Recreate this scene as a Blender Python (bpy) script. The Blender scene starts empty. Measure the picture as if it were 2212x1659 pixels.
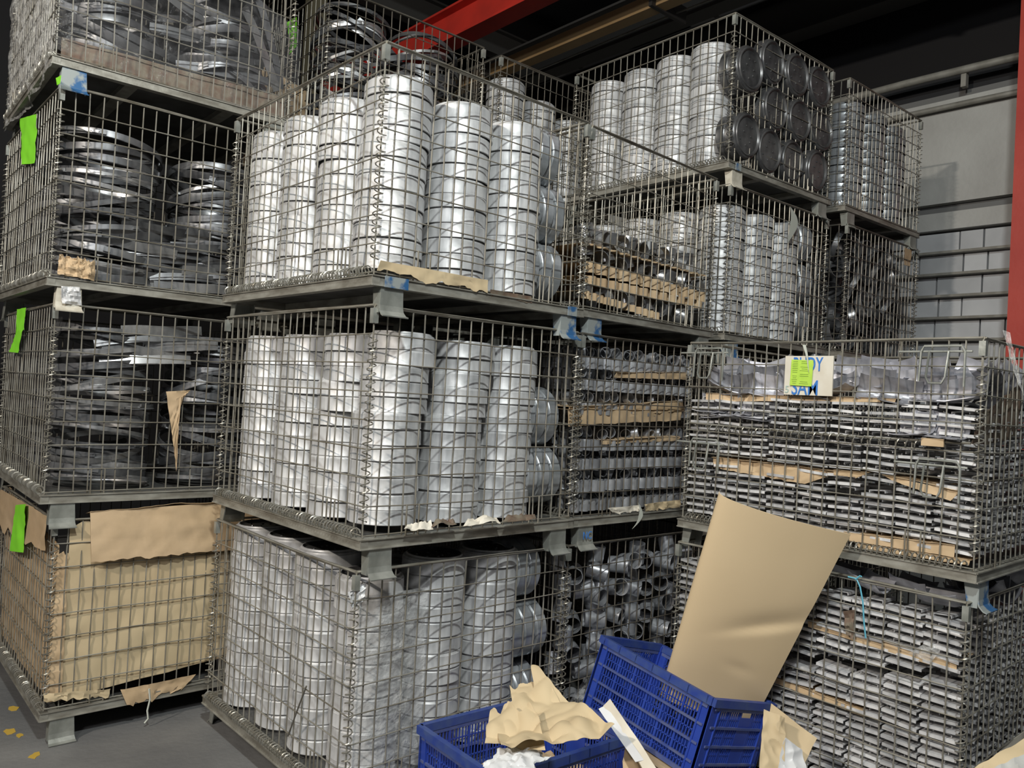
import bpy, math, random
from mathutils import Vector, Matrix, noise
R_ = random.Random(7)
PI = math.pi
SC = bpy.context.scene
COL = SC.collection

# ------------------------------------------------------------------ camera, world, lights, exposure
EYE = Vector((0, 0, 1.463)); F_PX = 1724.8
yaw, pit, rol = map(math.radians, (48.93, .812, -3.033))
FW = Vector((math.cos(yaw)*math.cos(pit), math.sin(yaw)*math.cos(pit), math.sin(pit)))
rt = Vector((math.sin(yaw), -math.cos(yaw), 0)); up = rt.cross(FW)
RT = math.cos(rol)*rt - math.sin(rol)*up; UP = math.sin(rol)*rt + math.cos(rol)*up
cam = bpy.data.cameras.new('camera'); cam.sensor_width = 36; cam.lens = F_PX/2212*36; cam.clip_start = .02
co = bpy.data.objects.new('camera', cam); COL.objects.link(co)
co.matrix_world = Matrix((( RT.x, UP.x, -FW.x, EYE.x), (RT.y, UP.y, -FW.y, EYE.y), (RT.z, UP.z, -FW.z, EYE.z), (0, 0, 0, 1)))
SC.camera = co

wd = bpy.data.worlds.new('dim_hall'); SC.world = wd; wd.use_nodes = True
wd.node_tree.nodes['Background'].inputs[0].default_value = (.75, .85, 1, 1)
wd.node_tree.nodes['Background'].inputs[1].default_value = .05
SC.view_settings.view_transform = 'Standard'; SC.view_settings.look = 'None'
SC.view_settings.exposure = 0.0; SC.view_settings.gamma = 1; SC.view_settings.use_curve_mapping = False

def area(name, loc, target, sx, sy, power, col):
    l = bpy.data.lights.new(name, 'AREA'); l.shape = 'RECTANGLE'; l.size = sx; l.size_y = sy
    l.energy = power; l.color = col
    o = bpy.data.objects.new(name, l); COL.objects.link(o); o.location = loc
    o.rotation_euler = (Vector(target)-Vector(loc)).to_track_quat('-Z', 'Y').to_euler()
    return o
area('hall_lamp_warm', (-3.2, 1.3, 4.0), (2.5, 2.4, 1.9), .30, .12, 185, (1, .91, .80))
area('hall_lamp_cool', (-.1, -.4, 4.6), (2.2, 2.2, 1.3), .30, .12, 150, (.95, 1, .985))
area('low_fill_light', (-1.9, -.5, 3.7), (1.9, 2, .5), .8, .25, 55, (.98, .98, 1))  # added fill light, brightens the floor and lower cages; not an actual hall lamp

# ------------------------------------------------------------------ helpers
def ray(px, py): return FW + RT*((px-1106)/F_PX) - UP*((py-829.5)/F_PX)
def on_x(px, py, x): d = ray(px, py); return EYE + d*(x/d.x)
def on_y(px, py, y): d = ray(px, py); return EYE + d*(y/d.y)
def on_z(px, py, z): d = ray(px, py); return EYE + d*((z-EYE.z)/d.z)
def at_depth(px, py, t): return EYE + ray(px, py)*t

def nn(v, s=1.0, o=0.0): return noise.noise(Vector((v[0]*s+o, v[1]*s+o*1.7, v[2]*s-o)))

class MB:
    def __init__(s): s.v = []; s.f = []
    def box(s, c, d, M=None):
        n = len(s.v); x, y, z = d[0]/2, d[1]/2, d[2]/2
        for a in (-x, x):
            for b in (-y, y):
                for e in (-z, z):
                    p = Vector((a, b, e))
                    if M is not None: p = M @ p
                    s.v.append((p.x+c[0], p.y+c[1], p.z+c[2]))
        for q in ((0,1,3,2),(4,6,7,5),(0,4,5,1),(2,3,7,6),(0,2,6,4),(1,5,7,3)): s.f.append([n+i for i in q])
        return s
    def tube(s, pts, r, n=5, cap=True, closed=False):
        pts = [Vector(p) for p in pts]; b0 = len(s.v); m = len(pts)
        prev = None
        for i, p in enumerate(pts):
            if closed: t = pts[(i+1) % m]-pts[i-1]
            else: t = pts[min(i+1, m-1)]-pts[max(i-1, 0)]
            t.normalize()
            if prev is None:
                a = Vector((0, 0, 1)) if abs(t.z) < .9 else Vector((1, 0, 0)); u = t.cross(a).normalized()
            else:
                u = (prev - t*prev.dot(t)).normalized()
            prev = u; w = t.cross(u)
            for k in range(n):
                an = 2*PI*k/n; q = p+u*(r*math.cos(an))+w*(r*math.sin(an)); s.v.append(tuple(q))
        for i in range(m if closed else m-1):
            j = (i+1) % m
            for k in range(n):
                l = (k+1) % n; s.f.append([b0+i*n+k, b0+i*n+l, b0+j*n+l, b0+j*n+k])
        if cap and not closed:
            s.f.append([b0+k for k in range(n)][::-1]); s.f.append([b0+(m-1)*n+k for k in range(n)])
        return s
    def lathe(s, prof, n, closed=False, M=None):
        b0 = len(s.v); m = len(prof)
        for (r, z) in prof:
            for k in range(n):
                an = 2*PI*k/n; p = Vector((r*math.cos(an), r*math.sin(an), z))
                if M is not None: p = M @ p
                s.v.append(tuple(p))
        for i in range(m if closed else m-1):
            j = (i+1) % m
            for k in range(n):
                l = (k+1) % n; s.f.append([b0+i*n+k, b0+i*n+l, b0+j*n+l, b0+j*n+k])
        return s
    def grid(s, fn, nu, nv, th=0.0):
        """fn(u,v)->point; a two sided sheet with thickness th"""
        P = [[Vector(fn(i/nu, j/nv)) for j in range(nv+1)] for i in range(nu+1)]
        b0 = len(s.v); w = nv+1
        for i in range(nu+1):
            for j in range(nv+1): s.v.append(tuple(P[i][j]))
        for i in range(nu):
            for j in range(nv): s.f.append([b0+i*w+j, b0+(i+1)*w+j, b0+(i+1)*w+j+1, b0+i*w+j+1])
        if th:
            b1 = len(s.v)
            for i in range(nu+1):
                for j in range(nv+1):
                    a = P[min(i+1, nu)][j]-P[max(i-1, 0)][j]; b = P[i][min(j+1, nv)]-P[i][max(j-1, 0)]
                    nrm = a.cross(b)
                    nrm = nrm.normalized() if nrm.length > 1e-12 else Vector((0, 0, 1))
                    s.v.append(tuple(P[i][j]+nrm*th))
            for i in range(nu):
                for j in range(nv): s.f.append([b1+i*w+j, b1+i*w+j+1, b1+(i+1)*w+j+1, b1+(i+1)*w+j])
            for i in range(nu):
                s.f.append([b0+i*w, b1+i*w, b1+(i+1)*w, b0+(i+1)*w]); q = nv
                s.f.append([b0+i*w+q, b0+(i+1)*w+q, b1+(i+1)*w+q, b1+i*w+q])
            for j in range(nv):
                s.f.append([b0+j, b0+j+1, b1+j+1, b1+j]); q = nu*w
                s.f.append([b0+q+j, b1+q+j, b1+q+j+1, b0+q+j+1])
        return s
    def mesh(s, name, mat, smooth=0):
        me = bpy.data.meshes.new(name); me.from_pydata(s.v, [], s.f); me.update()
        if mat: me.materials.append(mat)
        if smooth:
            me.polygons.foreach_set('use_smooth', [True]*len(me.polygons)); me.set_sharp_from_angle(angle=math.radians(smooth))
        return me

def put(name, me, parent=None, loc=(0, 0, 0), rot=(0, 0, 0), M=None):
    o = bpy.data.objects.new(name, me); COL.objects.link(o)
    if parent is not None: o.parent = parent
    if M is not None: o.matrix_local = M
    else: o.location = loc; o.rotation_euler = rot
    return o
def tag(o, label=None, cat=None, group=None, kind=None):
    if label: o['label'] = label
    if cat: o['category'] = cat
    if group: o['group'] = group
    if kind: o['kind'] = kind
    return o

# ------------------------------------------------------------------ materials
def mat(name, col, metal=0.0, rough=.5, col2=None, nscale=(8, 8, 8), bump=0.0, bscale=60, rvar=0.0, objvar=0.0, detail=4, spec=.5, lo=.35, hi=.65):
    m = bpy.data.materials.new(name); m.use_nodes = True; nt = m.node_tree; N = nt.nodes; L = nt.links
    b = N['Principled BSDF']; b.inputs['Metallic'].default_value = metal; b.inputs['Roughness'].default_value = rough
    b.inputs['Base Color'].default_value = (*col, 1); b.inputs['Specular IOR Level'].default_value = spec
    tc = N.new('ShaderNodeTexCoord'); out = None
    src = tc.outputs['Object']
    if objvar:
        oi = N.new('ShaderNodeObjectInfo'); va = N.new('ShaderNodeVectorMath'); va.operation = 'ADD'
        sc = N.new('ShaderNodeVectorMath'); sc.operation = 'SCALE'; sc.inputs[0].default_value = (7, 5, 9)
        L.new(oi.outputs['Random'], sc.inputs['Scale']); L.new(src, va.inputs[0]); L.new(sc.outputs[0], va.inputs[1]); src = va.outputs[0]
    if col2:
        mp = N.new('ShaderNodeMapping'); mp.inputs['Scale'].default_value = nscale; L.new(src, mp.inputs[0])
        nz = N.new('ShaderNodeTexNoise'); nz.inputs['Scale'].default_value = 1; nz.inputs['Detail'].default_value = detail
        L.new(mp.outputs[0], nz.inputs['Vector'])
        rp = N.new('ShaderNodeValToRGB'); rp.color_ramp.elements[0].position = lo; rp.color_ramp.elements[1].position = hi
        rp.color_ramp.elements[0].color = (*col, 1); rp.color_ramp.elements[1].color = (*col2, 1)
        L.new(nz.outputs['Fac'], rp.inputs[0]); out = rp.outputs[0]
        if rvar:
            mr = N.new('ShaderNodeMapRange'); mr.inputs['To Min'].default_value = rough-rvar; mr.inputs['To Max'].default_value = rough+rvar
            L.new(nz.outputs['Fac'], mr.inputs['Value']); L.new(mr.outputs[0], b.inputs['Roughness'])
    if objvar:
        hv = N.new('ShaderNodeHueSaturation'); mr2 = N.new('ShaderNodeMapRange')
        mr2.inputs['To Min'].default_value = 1-objvar; mr2.inputs['To Max'].default_value = 1+objvar
        L.new(oi.outputs['Random'], mr2.inputs['Value']); L.new(mr2.outputs[0], hv.inputs['Value'])
        if out: L.new(out, hv.inputs['Color'])
        else: hv.inputs['Color'].default_value = (*col, 1)
        out = hv.outputs[0]
    if out: L.new(out, b.inputs['Base Color'])
    if bump:
        nb = N.new('ShaderNodeTexNoise'); nb.inputs['Scale'].default_value = bscale; nb.inputs['Detail'].default_value = 3
        L.new(src, nb.inputs['Vector']); bp = N.new('ShaderNodeBump'); bp.inputs['Strength'].default_value = bump; bp.inputs['Distance'].default_value = .01
        L.new(nb.outputs['Fac'], bp.inputs['Height']); L.new(bp.outputs[0], b.inputs['Normal'])
    return m

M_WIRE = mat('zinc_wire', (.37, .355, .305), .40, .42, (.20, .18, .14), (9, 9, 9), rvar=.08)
M_WIRE_D = mat('dark_wire', (.22, .205, .175), .5, .45, (.13, .115, .09), (9, 9, 9))  # darker wire tone for some of the rear and tube cages
M_COIL = mat('coil_wire', (.42, .41, .37), .6, .38, (.27, .25, .2), (15, 15, 15))
M_RAIL = mat('worn_zinc_rail', (.40, .39, .34), .35, .48, (.22, .205, .17), (10, 10, 30), bump=.15, bscale=30)
M_DECK = mat('dark_deck_steel', (.13, .13, .125), .3, .6, (.07, .068, .06), (6, 6, 6))
M_FOOT = mat('bent_zinc_foot', (.44, .45, .41), .45, .42, (.27, .28, .25), (14, 14, 14), bump=.15, bscale=25)
M_BLUE = mat('blue_paint_zinc', (.035, .13, .30), .2, .5, (.34, .37, .36), (16, 16, 16), lo=.47, hi=.56)
M_CREAMFOOT = mat('scuffed_cream_paint', (.66, .62, .52), .1, .55, (.5, .46, .37), (30, 30, 30))
M_GREYD = mat('grey_drum_steel', (.50, .52, .54), .5, .36, (.28, .30, .31), (20, 20, 4), bump=.08, bscale=16, objvar=.09)
M_DRUM = mat('pale_galvanised', (.72, .72, .715), .22, .46, (.37, .375, .38), (20, 20, 6), bump=.10, bscale=16, rvar=.08, objvar=.09, lo=.3, hi=.72)
M_DISC = mat('dark_disc_face', (.16, .16, .16), .5, .32, (.07, .07, .072), (14, 14, 14), bump=.05, bscale=18)
M_DRUMDK = mat('oily_drum_steel', (.20, .205, .21), .6, .33, (.10, .105, .11), (12, 12, 4), bump=.06, bscale=18, objvar=.12)
M_HOOP = mat('dark_hoop_steel', (.20, .205, .21), .6, .40, (.10, .10, .105), (14, 14, 14), rvar=.1, objvar=.35)
M_HOOPB = mat('bright_hoop_steel', (.46, .46, .46), .7, .30, (.26, .26, .26), (14, 14, 14), rvar=.1, objvar=.3)
M_BRK = mat('bracket_steel', (.80, .79, .78), .25, .42, (.50, .50, .51), (18, 18, 18), objvar=.25)
M_TUBE = mat('tube_steel', (.60, .61, .63), .55, .33, (.40, .41, .43), (16, 16, 16), objvar=.25)
M_KRAFT = mat('kraft_paper', (.60, .44, .27), 0, .8, (.50, .36, .21), (5, 5, 5), bump=.25, bscale=14)
M_KRAFTP = mat('pale_kraft_paper', (.62, .50, .31), 0, .75, (.55, .43, .26), (3, 3, 3), bump=.08, bscale=10)
M_BOARD = mat('tan_card', (.74, .58, .36), 0, .7, (.70, .54, .33), (1.5, 1.5, 1.5), bump=.02, bscale=120)
M_CORR = mat('tan_corrugated_card', (.62, .46, .28), 0, .75, (.5, .35, .2), (9, 9, 9))
M_GREEN = mat('lime_tag_paper', (.27, .85, .035), 0, .6)
M_GREEN.node_tree.nodes['Principled BSDF'].inputs['Roughness'].default_value = .65
M_LIME = mat('yellow_green_slip', (.50, .74, .09), 0, .6, (.42, .66, .07), (30, 30, 30))
M_INK = mat('slip_ink', (.13, .22, .03), 0, .7)
M_CREAM = mat('cream_sign_board', (.74, .70, .60), 0, .5, (.64, .58, .47), (8, 8, 8))
M_LETTER = mat('blue_lettering', (.045, .19, .55), 0, .5)
M_LETTERF = mat('faded_digit', (.42, .52, .47), 0, .6)
M_WHITEP = mat('white_plastic_sheet', (.75, .76, .76), 0, .35, (.6, .6, .6), (6, 6, 6), bump=.1, bscale=20)
M_CRATE = mat('blue_crate_plastic', (.02, .05, .32), 0, .40, (.03, .07, .38), (6, 6, 6), rvar=.06)
M_CRATERIB = mat('dusty_crate_rib', (.10, .12, .24), 0, .55, (.05, .08, .27), (20, 20, 20))
M_CRATER = mat('dusty_blue_rim', (.05, .085, .24), 0, .5, (.022, .05, .26), (20, 20, 20))
M_FLOOR = mat('dusty_concrete_floor', (.135, .135, .135), 0, .62, (.24, .235, .225), (1.6, 1.6, 1.6), bump=.25, bscale=40, detail=9, lo=.42, hi=.75)
M_ROOF = mat('black_roof', (.018, .018, .02), 0, .8)
M_BEAM = mat('dark_beam_steel', (.05, .048, .045), .1, .6)
M_RED = mat('red_oxide_paint', (.55, .035, .022), 0, .5, (.42, .03, .02), (4, 4, 4))
M_REDC = mat('red_column_paint', (.52, .06, .04), 0, .45, (.45, .045, .03), (3, 3, 3), bump=.05, bscale=40)
M_TANP = mat('tan_conduit_paint', (.50, .34, .17), 0, .6, (.42, .28, .13), (3, 3, 3))
M_WALL = mat('grey_painted_plaster', (.50, .50, .47), 0, .6, (.40, .395, .37), (2, 2, 2), bump=.25, bscale=30)
M_BLOCK = mat('painted_block', (.56, .57, .58), 0, .4, (.46, .47, .48), (3, 3, 3), bump=.1, bscale=25, objvar=.12)
M_JOINT = mat('dark_ledge', (.16, .16, .155), 0, .6)
M_PIPE = mat('grey_pipe', (.36, .35, .31), .2, .5, (.22, .21, .18), (7, 7, 7))
M_OLIVE = mat('olive_post_paint', (.12, .11, .07), 0, .6)
M_YEL = mat('yellow_floor_paint', (.55, .36, .06), 0, .6)
M_BLUETIE = mat('light_blue_twine', (.12, .42, .55), 0, .5)
M_RIB = mat('pale_plastic_strip', (.55, .57, .50), 0, .4)
M_RUST = mat('rusty_strip', (.22, .19, .14), .2, .6, (.16, .1, .07), (30, 30, 30))

def film(name, tint, alpha, rough, bscale, strength=.9):
    m = bpy.data.materials.new(name); m.use_nodes = True; nt = m.node_tree; N = nt.nodes; L = nt.links
    for n in list(N): N.remove(n)
    o = N.new('ShaderNodeOutputMaterial'); mx = N.new('ShaderNodeMixShader'); tr = N.new('ShaderNodeBsdfTransparent')
    pb = N.new('ShaderNodeBsdfPrincipled'); pb.inputs['Base Color'].default_value = (*tint, 1); pb.inputs['Roughness'].default_value = rough
    tc = N.new('ShaderNodeTexCoord'); nz = N.new('ShaderNodeTexNoise'); nz.inputs['Scale'].default_value = bscale; nz.inputs['Detail'].default_value = 4
    L.new(tc.outputs['Object'], nz.inputs['Vector']); bp = N.new('ShaderNodeBump'); bp.inputs['Strength'].default_value = strength; bp.inputs['Distance'].default_value = .02
    L.new(nz.outputs['Fac'], bp.inputs['Height']); L.new(bp.outputs[0], pb.inputs['Normal'])
    mr = N.new('ShaderNodeMapRange'); mr.inputs['From Min'].default_value = .35; mr.inputs['From Max'].default_value = .7
    mr.inputs['To Min'].default_value = alpha*.5; mr.inputs['To Max'].default_value = min(1, alpha*1.7)
    L.new(nz.outputs['Fac'], mr.inputs['Value']); L.new(mr.outputs[0], mx.inputs[0])
    L.new(tr.outputs[0], mx.inputs[1]); L.new(pb.outputs[0], mx.inputs[2]); L.new(mx.outputs[0], o.inputs['Surface'])
    return m
M_FILM = film('stretch_film', (.6, .6, .62), .045, .18, 14)
M_FILMH = film('heavy_wrap_film', (.80, .80, .78), .30, .10, 30)

# ------------------------------------------------------------------ the setting
def struct(name, mb, m, parent=None, smooth=0):
    o = put(name, mb.mesh(name, m, smooth), parent)
    if parent is None: o['kind'] = 'structure'
    return o
struct('floor', MB().box((2.5, 2.5, -.05), (15, 13, .1)), M_FLOOR)
struct('ceiling', MB().box((2.5, 3.0, 5.45), (15, 14, .1)), M_ROOF)
struct('wall_back', MB().box((2.5, 8.05, 2.7), (15, .1, 5.4)), M_ROOF)
WX = 6.3
wr = struct('wall_right', MB().box((WX+.16, 3.0, 1.96), (.2, 10, 3.92)), M_JOINT)
struct('upper_cladding', MB().box((WX+.20, 3.0, 4.66), (.2, 10, 1.48)), M_ROOF, wr)
struct('plaster_panel', MB().box((WX+.03, 3.0, 3.46), (.08, 9.6, .78)), M_WALL, wr)
struct('lintel', MB().box((WX+.02, 3.0, 2.93), (.10, 9.6, .13)), M_WALL, wr)
blk = [MB().box((0, 0, 0), (.07, w, .145)).mesh('brick', M_BLOCK) for w in (.30, .15)]
def brick_rows():
    n = 0
    for r in range(13):
        z = 2.775-r*.163; off = .13*(r % 2)
        put('ledge', ledge_me, wr, (WX+.0, 3.0, z-.0815))
        y = 1.36+off; k = 0
        while y < 3.4:
            w = .30 if (k+r) % 3 else .15
            o = put('brick', blk[0] if w == .30 else blk[1], wr, (WX+.055+R_.uniform(-.004, .004), y+w/2, z+.0)); y += w+.012; k += 1
ledge_me = MB().box((0, 0, 0), (.10, 9.6, .018)).mesh('ledge', M_PIPE)
brick_rows()
# pipes along the wall
def ppipe(nm, z, x, r, lab):
    t = tag(put(nm, MB().tube([(x, y, z+.006*math.sin(y*3)) for y in [0.2+i*.5 for i in range(15)]], r, 12).mesh(nm, M_PIPE, 40)), lab, 'pipe')
    for y in ((1.6, 2.29, 3.7) if r > .025 else ()):
        put('pipe_bracket', MB().box((x+.03, y, z-.06), (.05, .035, .12)).mesh('pipe_bracket', M_PIPE), t)
    return t
ppipe('wall_pipe', 4.015, WX-.09, .028, 'thicker grey pipe running high along the wall under the roof')
ppipe('wall_pipe', 3.775, WX-.06, .021, 'thinner grey pipe on the plaster below the upper pipe')
# roof steel
rb = MB(); rb.box((3.79, 3.5, 4.315), (.17, 9, .018)); rb.box((3.79, 3.5, 4.44), (.014, 9, .25)); rb.box((3.79, 3.5, 4.57), (.17, 9, .018))
tag(put('roof_beam', rb.mesh('roof_beam', M_RED)), 'bright red steel beam running under the dark roof', 'beam')
cb = MB().box((4.46, 3.5, 4.36), (.11, 9, .10))
cd = tag(put('conduit', cb.mesh('conduit', M_TANP)), 'long tan painted conduit under the dark roof beside the red beam', 'conduit')
for y in (3.72, 2.2, 5.6): put('conduit_clamp', MB().box((4.56, y, 4.36), (.40, .03, .125)).mesh('conduit_clamp', M_BEAM), cd)
tag(put('cable', MB().tube([(4.64, y, 4.33+.01*math.sin(y*2)) for y in [-.5+i*.5 for i in range(17)]], .007, 6).mesh('cable', M_PIPE, 40)), 'thin grey cable strung alongside the tan conduit', 'cable')
for (x, z, w, lab) in ((5.05, 4.5, .16, 'dark roof beam directly right of the tan conduit'), (5.95, 4.55, .2, 'dark roof beam above the upper wall pipe'), (7.0-.35, 4.45, .1, 'dark roof beam tight against the plastered wall')):
    m = MB(); m.box((x, 3.5, z), (w, 9, .02)); m.box((x, 3.5, z+.17), (.016, 9, .32)); m.box((x, 3.5, z+.34), (w, 9, .02))
    if x < 6.2: tag(put('roof_beam', m.mesh('roof_beam', M_BEAM)), lab, 'beam')
for y in (4.6, 6.4):
    m = MB(); m.box((3.3, y, 4.95), (12, .12, .02)); m.box((3.3, y, 5.08), (12, .015, .25)); m.box((3.3, y, 5.2), (12, .12, .02))
    tag(put('roof_purlin', m.mesh('roof_purlin', M_BEAM)), 'dark cross purlin under the roof, ' + ('nearer' if y < 5 else 'farther') + ' one', 'beam')
# red column
rc = MB(); rc.box((5.66, 1.66, 2.725), (.018, .2, 5.35)); rc.box((5.66+.17, 1.66, 2.725), (.018, .2, 5.35)); rc.box((5.745, 1.66, 2.725), (.16, .014, 5.35))
rcol = tag(put('steel_column', rc.mesh('steel_column', M_REDC)), 'tall red painted steel column at the right, in front of the block wall', 'column')
put('base_plate', MB().box((5.745, 1.66, .012), (.3, .3, .024)).mesh('base_plate', M_REDC), rcol)
tag(put('steel_column', MB().box((3.2, 6.6, 2.7), (.14, .14, 5.4)).mesh('steel_column', M_OLIVE)), 'dark olive steel post far behind the upper cages', 'column')
# yellow paint flecks on the floor
for i, (px, py) in enumerate(((30, 1530), (42, 1588), (75, 1632), (20, 1580))):
    c = on_z(px, py, 0.0); m = MB(); n = 9
    pts = [(c.x+.022*math.cos(2*PI*k/n)*R_.uniform(.5, 1.3), c.y+.03*math.sin(2*PI*k/n)*R_.uniform(.4, 1.3)) for k in range(n)]
    m.v = [(x, y, .0002) for x, y in pts]+[(x, y, .0014) for x, y in pts]
    m.f = [list(range(n, 2*n))]+[[k, (k+1) % n, n+(k+1) % n, n+k] for k in range(n)]
    tag(put('paint_fleck', m.mesh('paint_fleck', M_YEL)), 'yellow paint fleck on the dark floor, ' + ('farthest from the cage foot', 'widest of the flecks', 'nearest the picture bottom', 'middle fleck near the frame edge')[i], 'paint fleck')

# ------------------------------------------------------------------ wire cages
CL, CM, CH = 1.125, .955, .74          # along y, along x, wire height
def panel(W, seed, sp=.05, hs=.092, gate=False):
    r = random.Random(seed); m = MB(); n = round(W/sp)
    for i in range(n+1):
        u = W*i/n; b = r.uniform(-.003, .003)
        if i in (0, n): b = 0
        zs = (0, .12, .25, .37, .5, .62, CH)
        pts = [(u+b*math.sin(PI*z/CH)+r.uniform(-.0012, .0012), r.uniform(-.002, .002)*(0 < z < CH), z) for z in zs]
        m.tube(pts, .0027, 5)
    k = int(CH/hs)
    for j in range(k+1):
        z = j*hs+.008; q = r.uniform(-.004, .004)
        m.tube([(W*t/6, -.006+r.uniform(-.0015, .0015), z+q*math.sin(PI*t/6)+r.uniform(-.001, .001)) for t in range(7)], .0024, 5)
    for u in (.16, .21, W-.23, W-.18):
        m.tube([(u, -.011, -.01), (u, -.011, .10)], .003, 5)
    return m
def helix(axis, length, start, rad, pitch, wire, phase=0, n=9):
    pts = []; turns = length/pitch
    for i in range(int(turns*n)+1):
        a = 2*PI*i/n+phase; t = start+length*i/(turns*n)
        c, s = rad*math.cos(a), rad*math.sin(a)
        pts.append((c, s, t) if axis == 'z' else ((c, t, s) if axis == 'y' else (t, c, s)))
    return MB().tube(pts, wire, 4)
cage_me = {}
def cm(key, fn):
    if key not in cage_me: cage_me[key] = fn()
    return cage_me[key]
def foot_mb(kind):
    # web plate facing -y with an outward flare at its lower lip, and a side plate
    m = MB()
    prof = [(0, 0), (0, -.060), (-.004, -.078), (-.016, -.090), (-.028, -.094)]
    def fn(u, v):
        k = min(int(v*4), 3); t = v*4-k; a, b = prof[k], prof[k+1]; fl = 1+.16*v
        return ((u-.5)*.085*fl, a[0]+(b[0]-a[0])*t, a[1]+(b[1]-a[1])*t)
    m.grid(fn, 2, 8, .004)
    m.grid(lambda u, v: (-.0425-.006*v, .002+u*.045*(1-.35*v), -.085*v), 2, 3, -.004)
    m.grid(lambda u, v: (.0425+.006*v, .002+u*.045*(1-.35*v), -.085*v), 2, 3, .004)
    return m
def make_cage(key, lv, x, y, z, ya, label, feet=None, dark=False, gate=False, coilL=True):
    root = bpy.data.objects.new('wire_cage', None); COL.objects.link(root)
    root.location = (x, y, z); root.rotation_euler = (0, 0, math.radians(ya)); root.empty_display_size = .1
    tag(root, label, 'cage', 'wire mesh cages stacked on each other')
    s = hash_(key); mw = M_WIRE_D if dark else M_WIRE; dk = 'd' if dark else 'l'
    pm = cm(('px', s % 3, dk), lambda: panel(CM, 10+s % 3).mesh('wire_mesh', mw, 60))
    pl = cm(('py', s % 3, dk), lambda: panel(CL, 20+s % 3).mesh('wire_mesh', mw, 60))
    # R faces run along x, L faces along y
    for nm, me, M in (('wire_mesh', pm, Matrix()), ('wire_mesh', pm, Matrix.Translation((0, CL, 0))),
                      ('wire_mesh', pl, Matrix.Rotation(PI/2, 4, 'Z') @ Matrix.Scale(-1, 4, (0, 1, 0))),
                      ('wire_mesh', pl, Matrix.Translation((CM, 0, 0)) @ Matrix.Rotation(PI/2, 4, 'Z'))):
        if gate and me is pl and M.translation.x < .1: continue
        tag(put(nm, me, root, M=M), kind='stuff')
    rim = MB()
    w1 = [R_.uniform(-.006, .006) for _ in range(8)]
    def edge(a, b, k):
        A, B = Vector(a), Vector(b)
        return [tuple(A.lerp(B, t/8)+Vector((0, 0, w1[k]*math.sin(PI*t/8)+w1[k+4]*math.sin(2*PI*t/8)*.5))) for t in range(9)]
    z1 = CH+.004
    for k, (a, b) in enumerate((((0, 0, z1), (CM, 0, z1)), ((CM, 0, z1), (CM, CL, z1)), ((CM, CL, z1), (0, CL, z1)), ((0, CL, z1), (0, 0, z1)))):
        rim.tube(edge(a, b, k), .0055, 6)
    put('top_rim', rim.mesh('top_rim', mw, 60), root)
    sl = cm('sleeve', lambda: MB().box((0, 0, 0), (.02, .02, .048)).mesh('corner_sleeve', M_FOOT))
    cz = cm('coilz', lambda: helix('z', .60, .05, .0145, .0265, .0023).mesh('corner_coil', M_COIL, 60))
    for (a, b) in ((0, 0), (CM, 0), (0, CL), (CM, CL)):
        put('corner_sleeve', sl, root, (a, b, CH-.03)); put('corner_coil', cz, root, (a, b, 0), (0, 0, a+b*2))
    if coilL: put('hinge_coil', cm('coily', lambda: helix('y', CL-.04, .02, .0160, .019, .0027).mesh('hinge_coil', M_COIL, 60)), root, (-.010, 0, .013))
    # base frame
    def rail(l):
        m = MB(); m.box((l/2, 0, -.019), (l, .028, .034)); m.box((l/2, -.016, -.034), (l, .006, .004)); m.box((l/2, -.016, -.004), (l, .006, .004)); return m
    rx = cm('railx', lambda: rail(CM+.03).mesh('base_rail', M_RAIL)); ry = cm('raily', lambda: rail(CL+.03).mesh('base_rail', M_RAIL))
    put('base_rail', rx, root, (-.015, 0, 0)); put('base_rail', rx, root, (CM+.015, CL, 0), (0, 0, PI))
    put('base_rail', ry, root, (0, CL+.015, 0), (0, 0, -PI/2)); put('base_rail', ry, root, (CM, -.015, 0), (0, 0, PI/2))
    put('deck', cm('deck', lambda: MB().box((CM/2, CL/2, -.006), (CM-.02, CL-.02, .006)).mesh('deck', M_DECK)), root)
    cr = cm('cross', lambda: MB().box((0, 0, -.022), (.05, CL-.03, .024)).mesh('cross_bar', M_RAIL))
    for fx in (.28, .68): put('cross_bar', cr, root, (fx, CL/2, 0))
    fm = {'z': M_FOOT, 'b': M_BLUE, 'c': M_CREAMFOOT}
    feet = feet or 'zzzz'
    for i, (a, b, rz) in enumerate(((.065, -.012, 0), (CM-.065, -.012, 0), (.065, CL+.012, PI), (CM-.065, CL+.012, PI))):
        put('foot', cm('foot'+feet[i], lambda: foot_mb(0).mesh('foot', fm[feet[i]])), root, (a, b, -.034), (0, 0, rz))
    return root
def hash_(k): return sum(ord(c)*(i+3) for i, c in enumerate(k))
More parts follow.
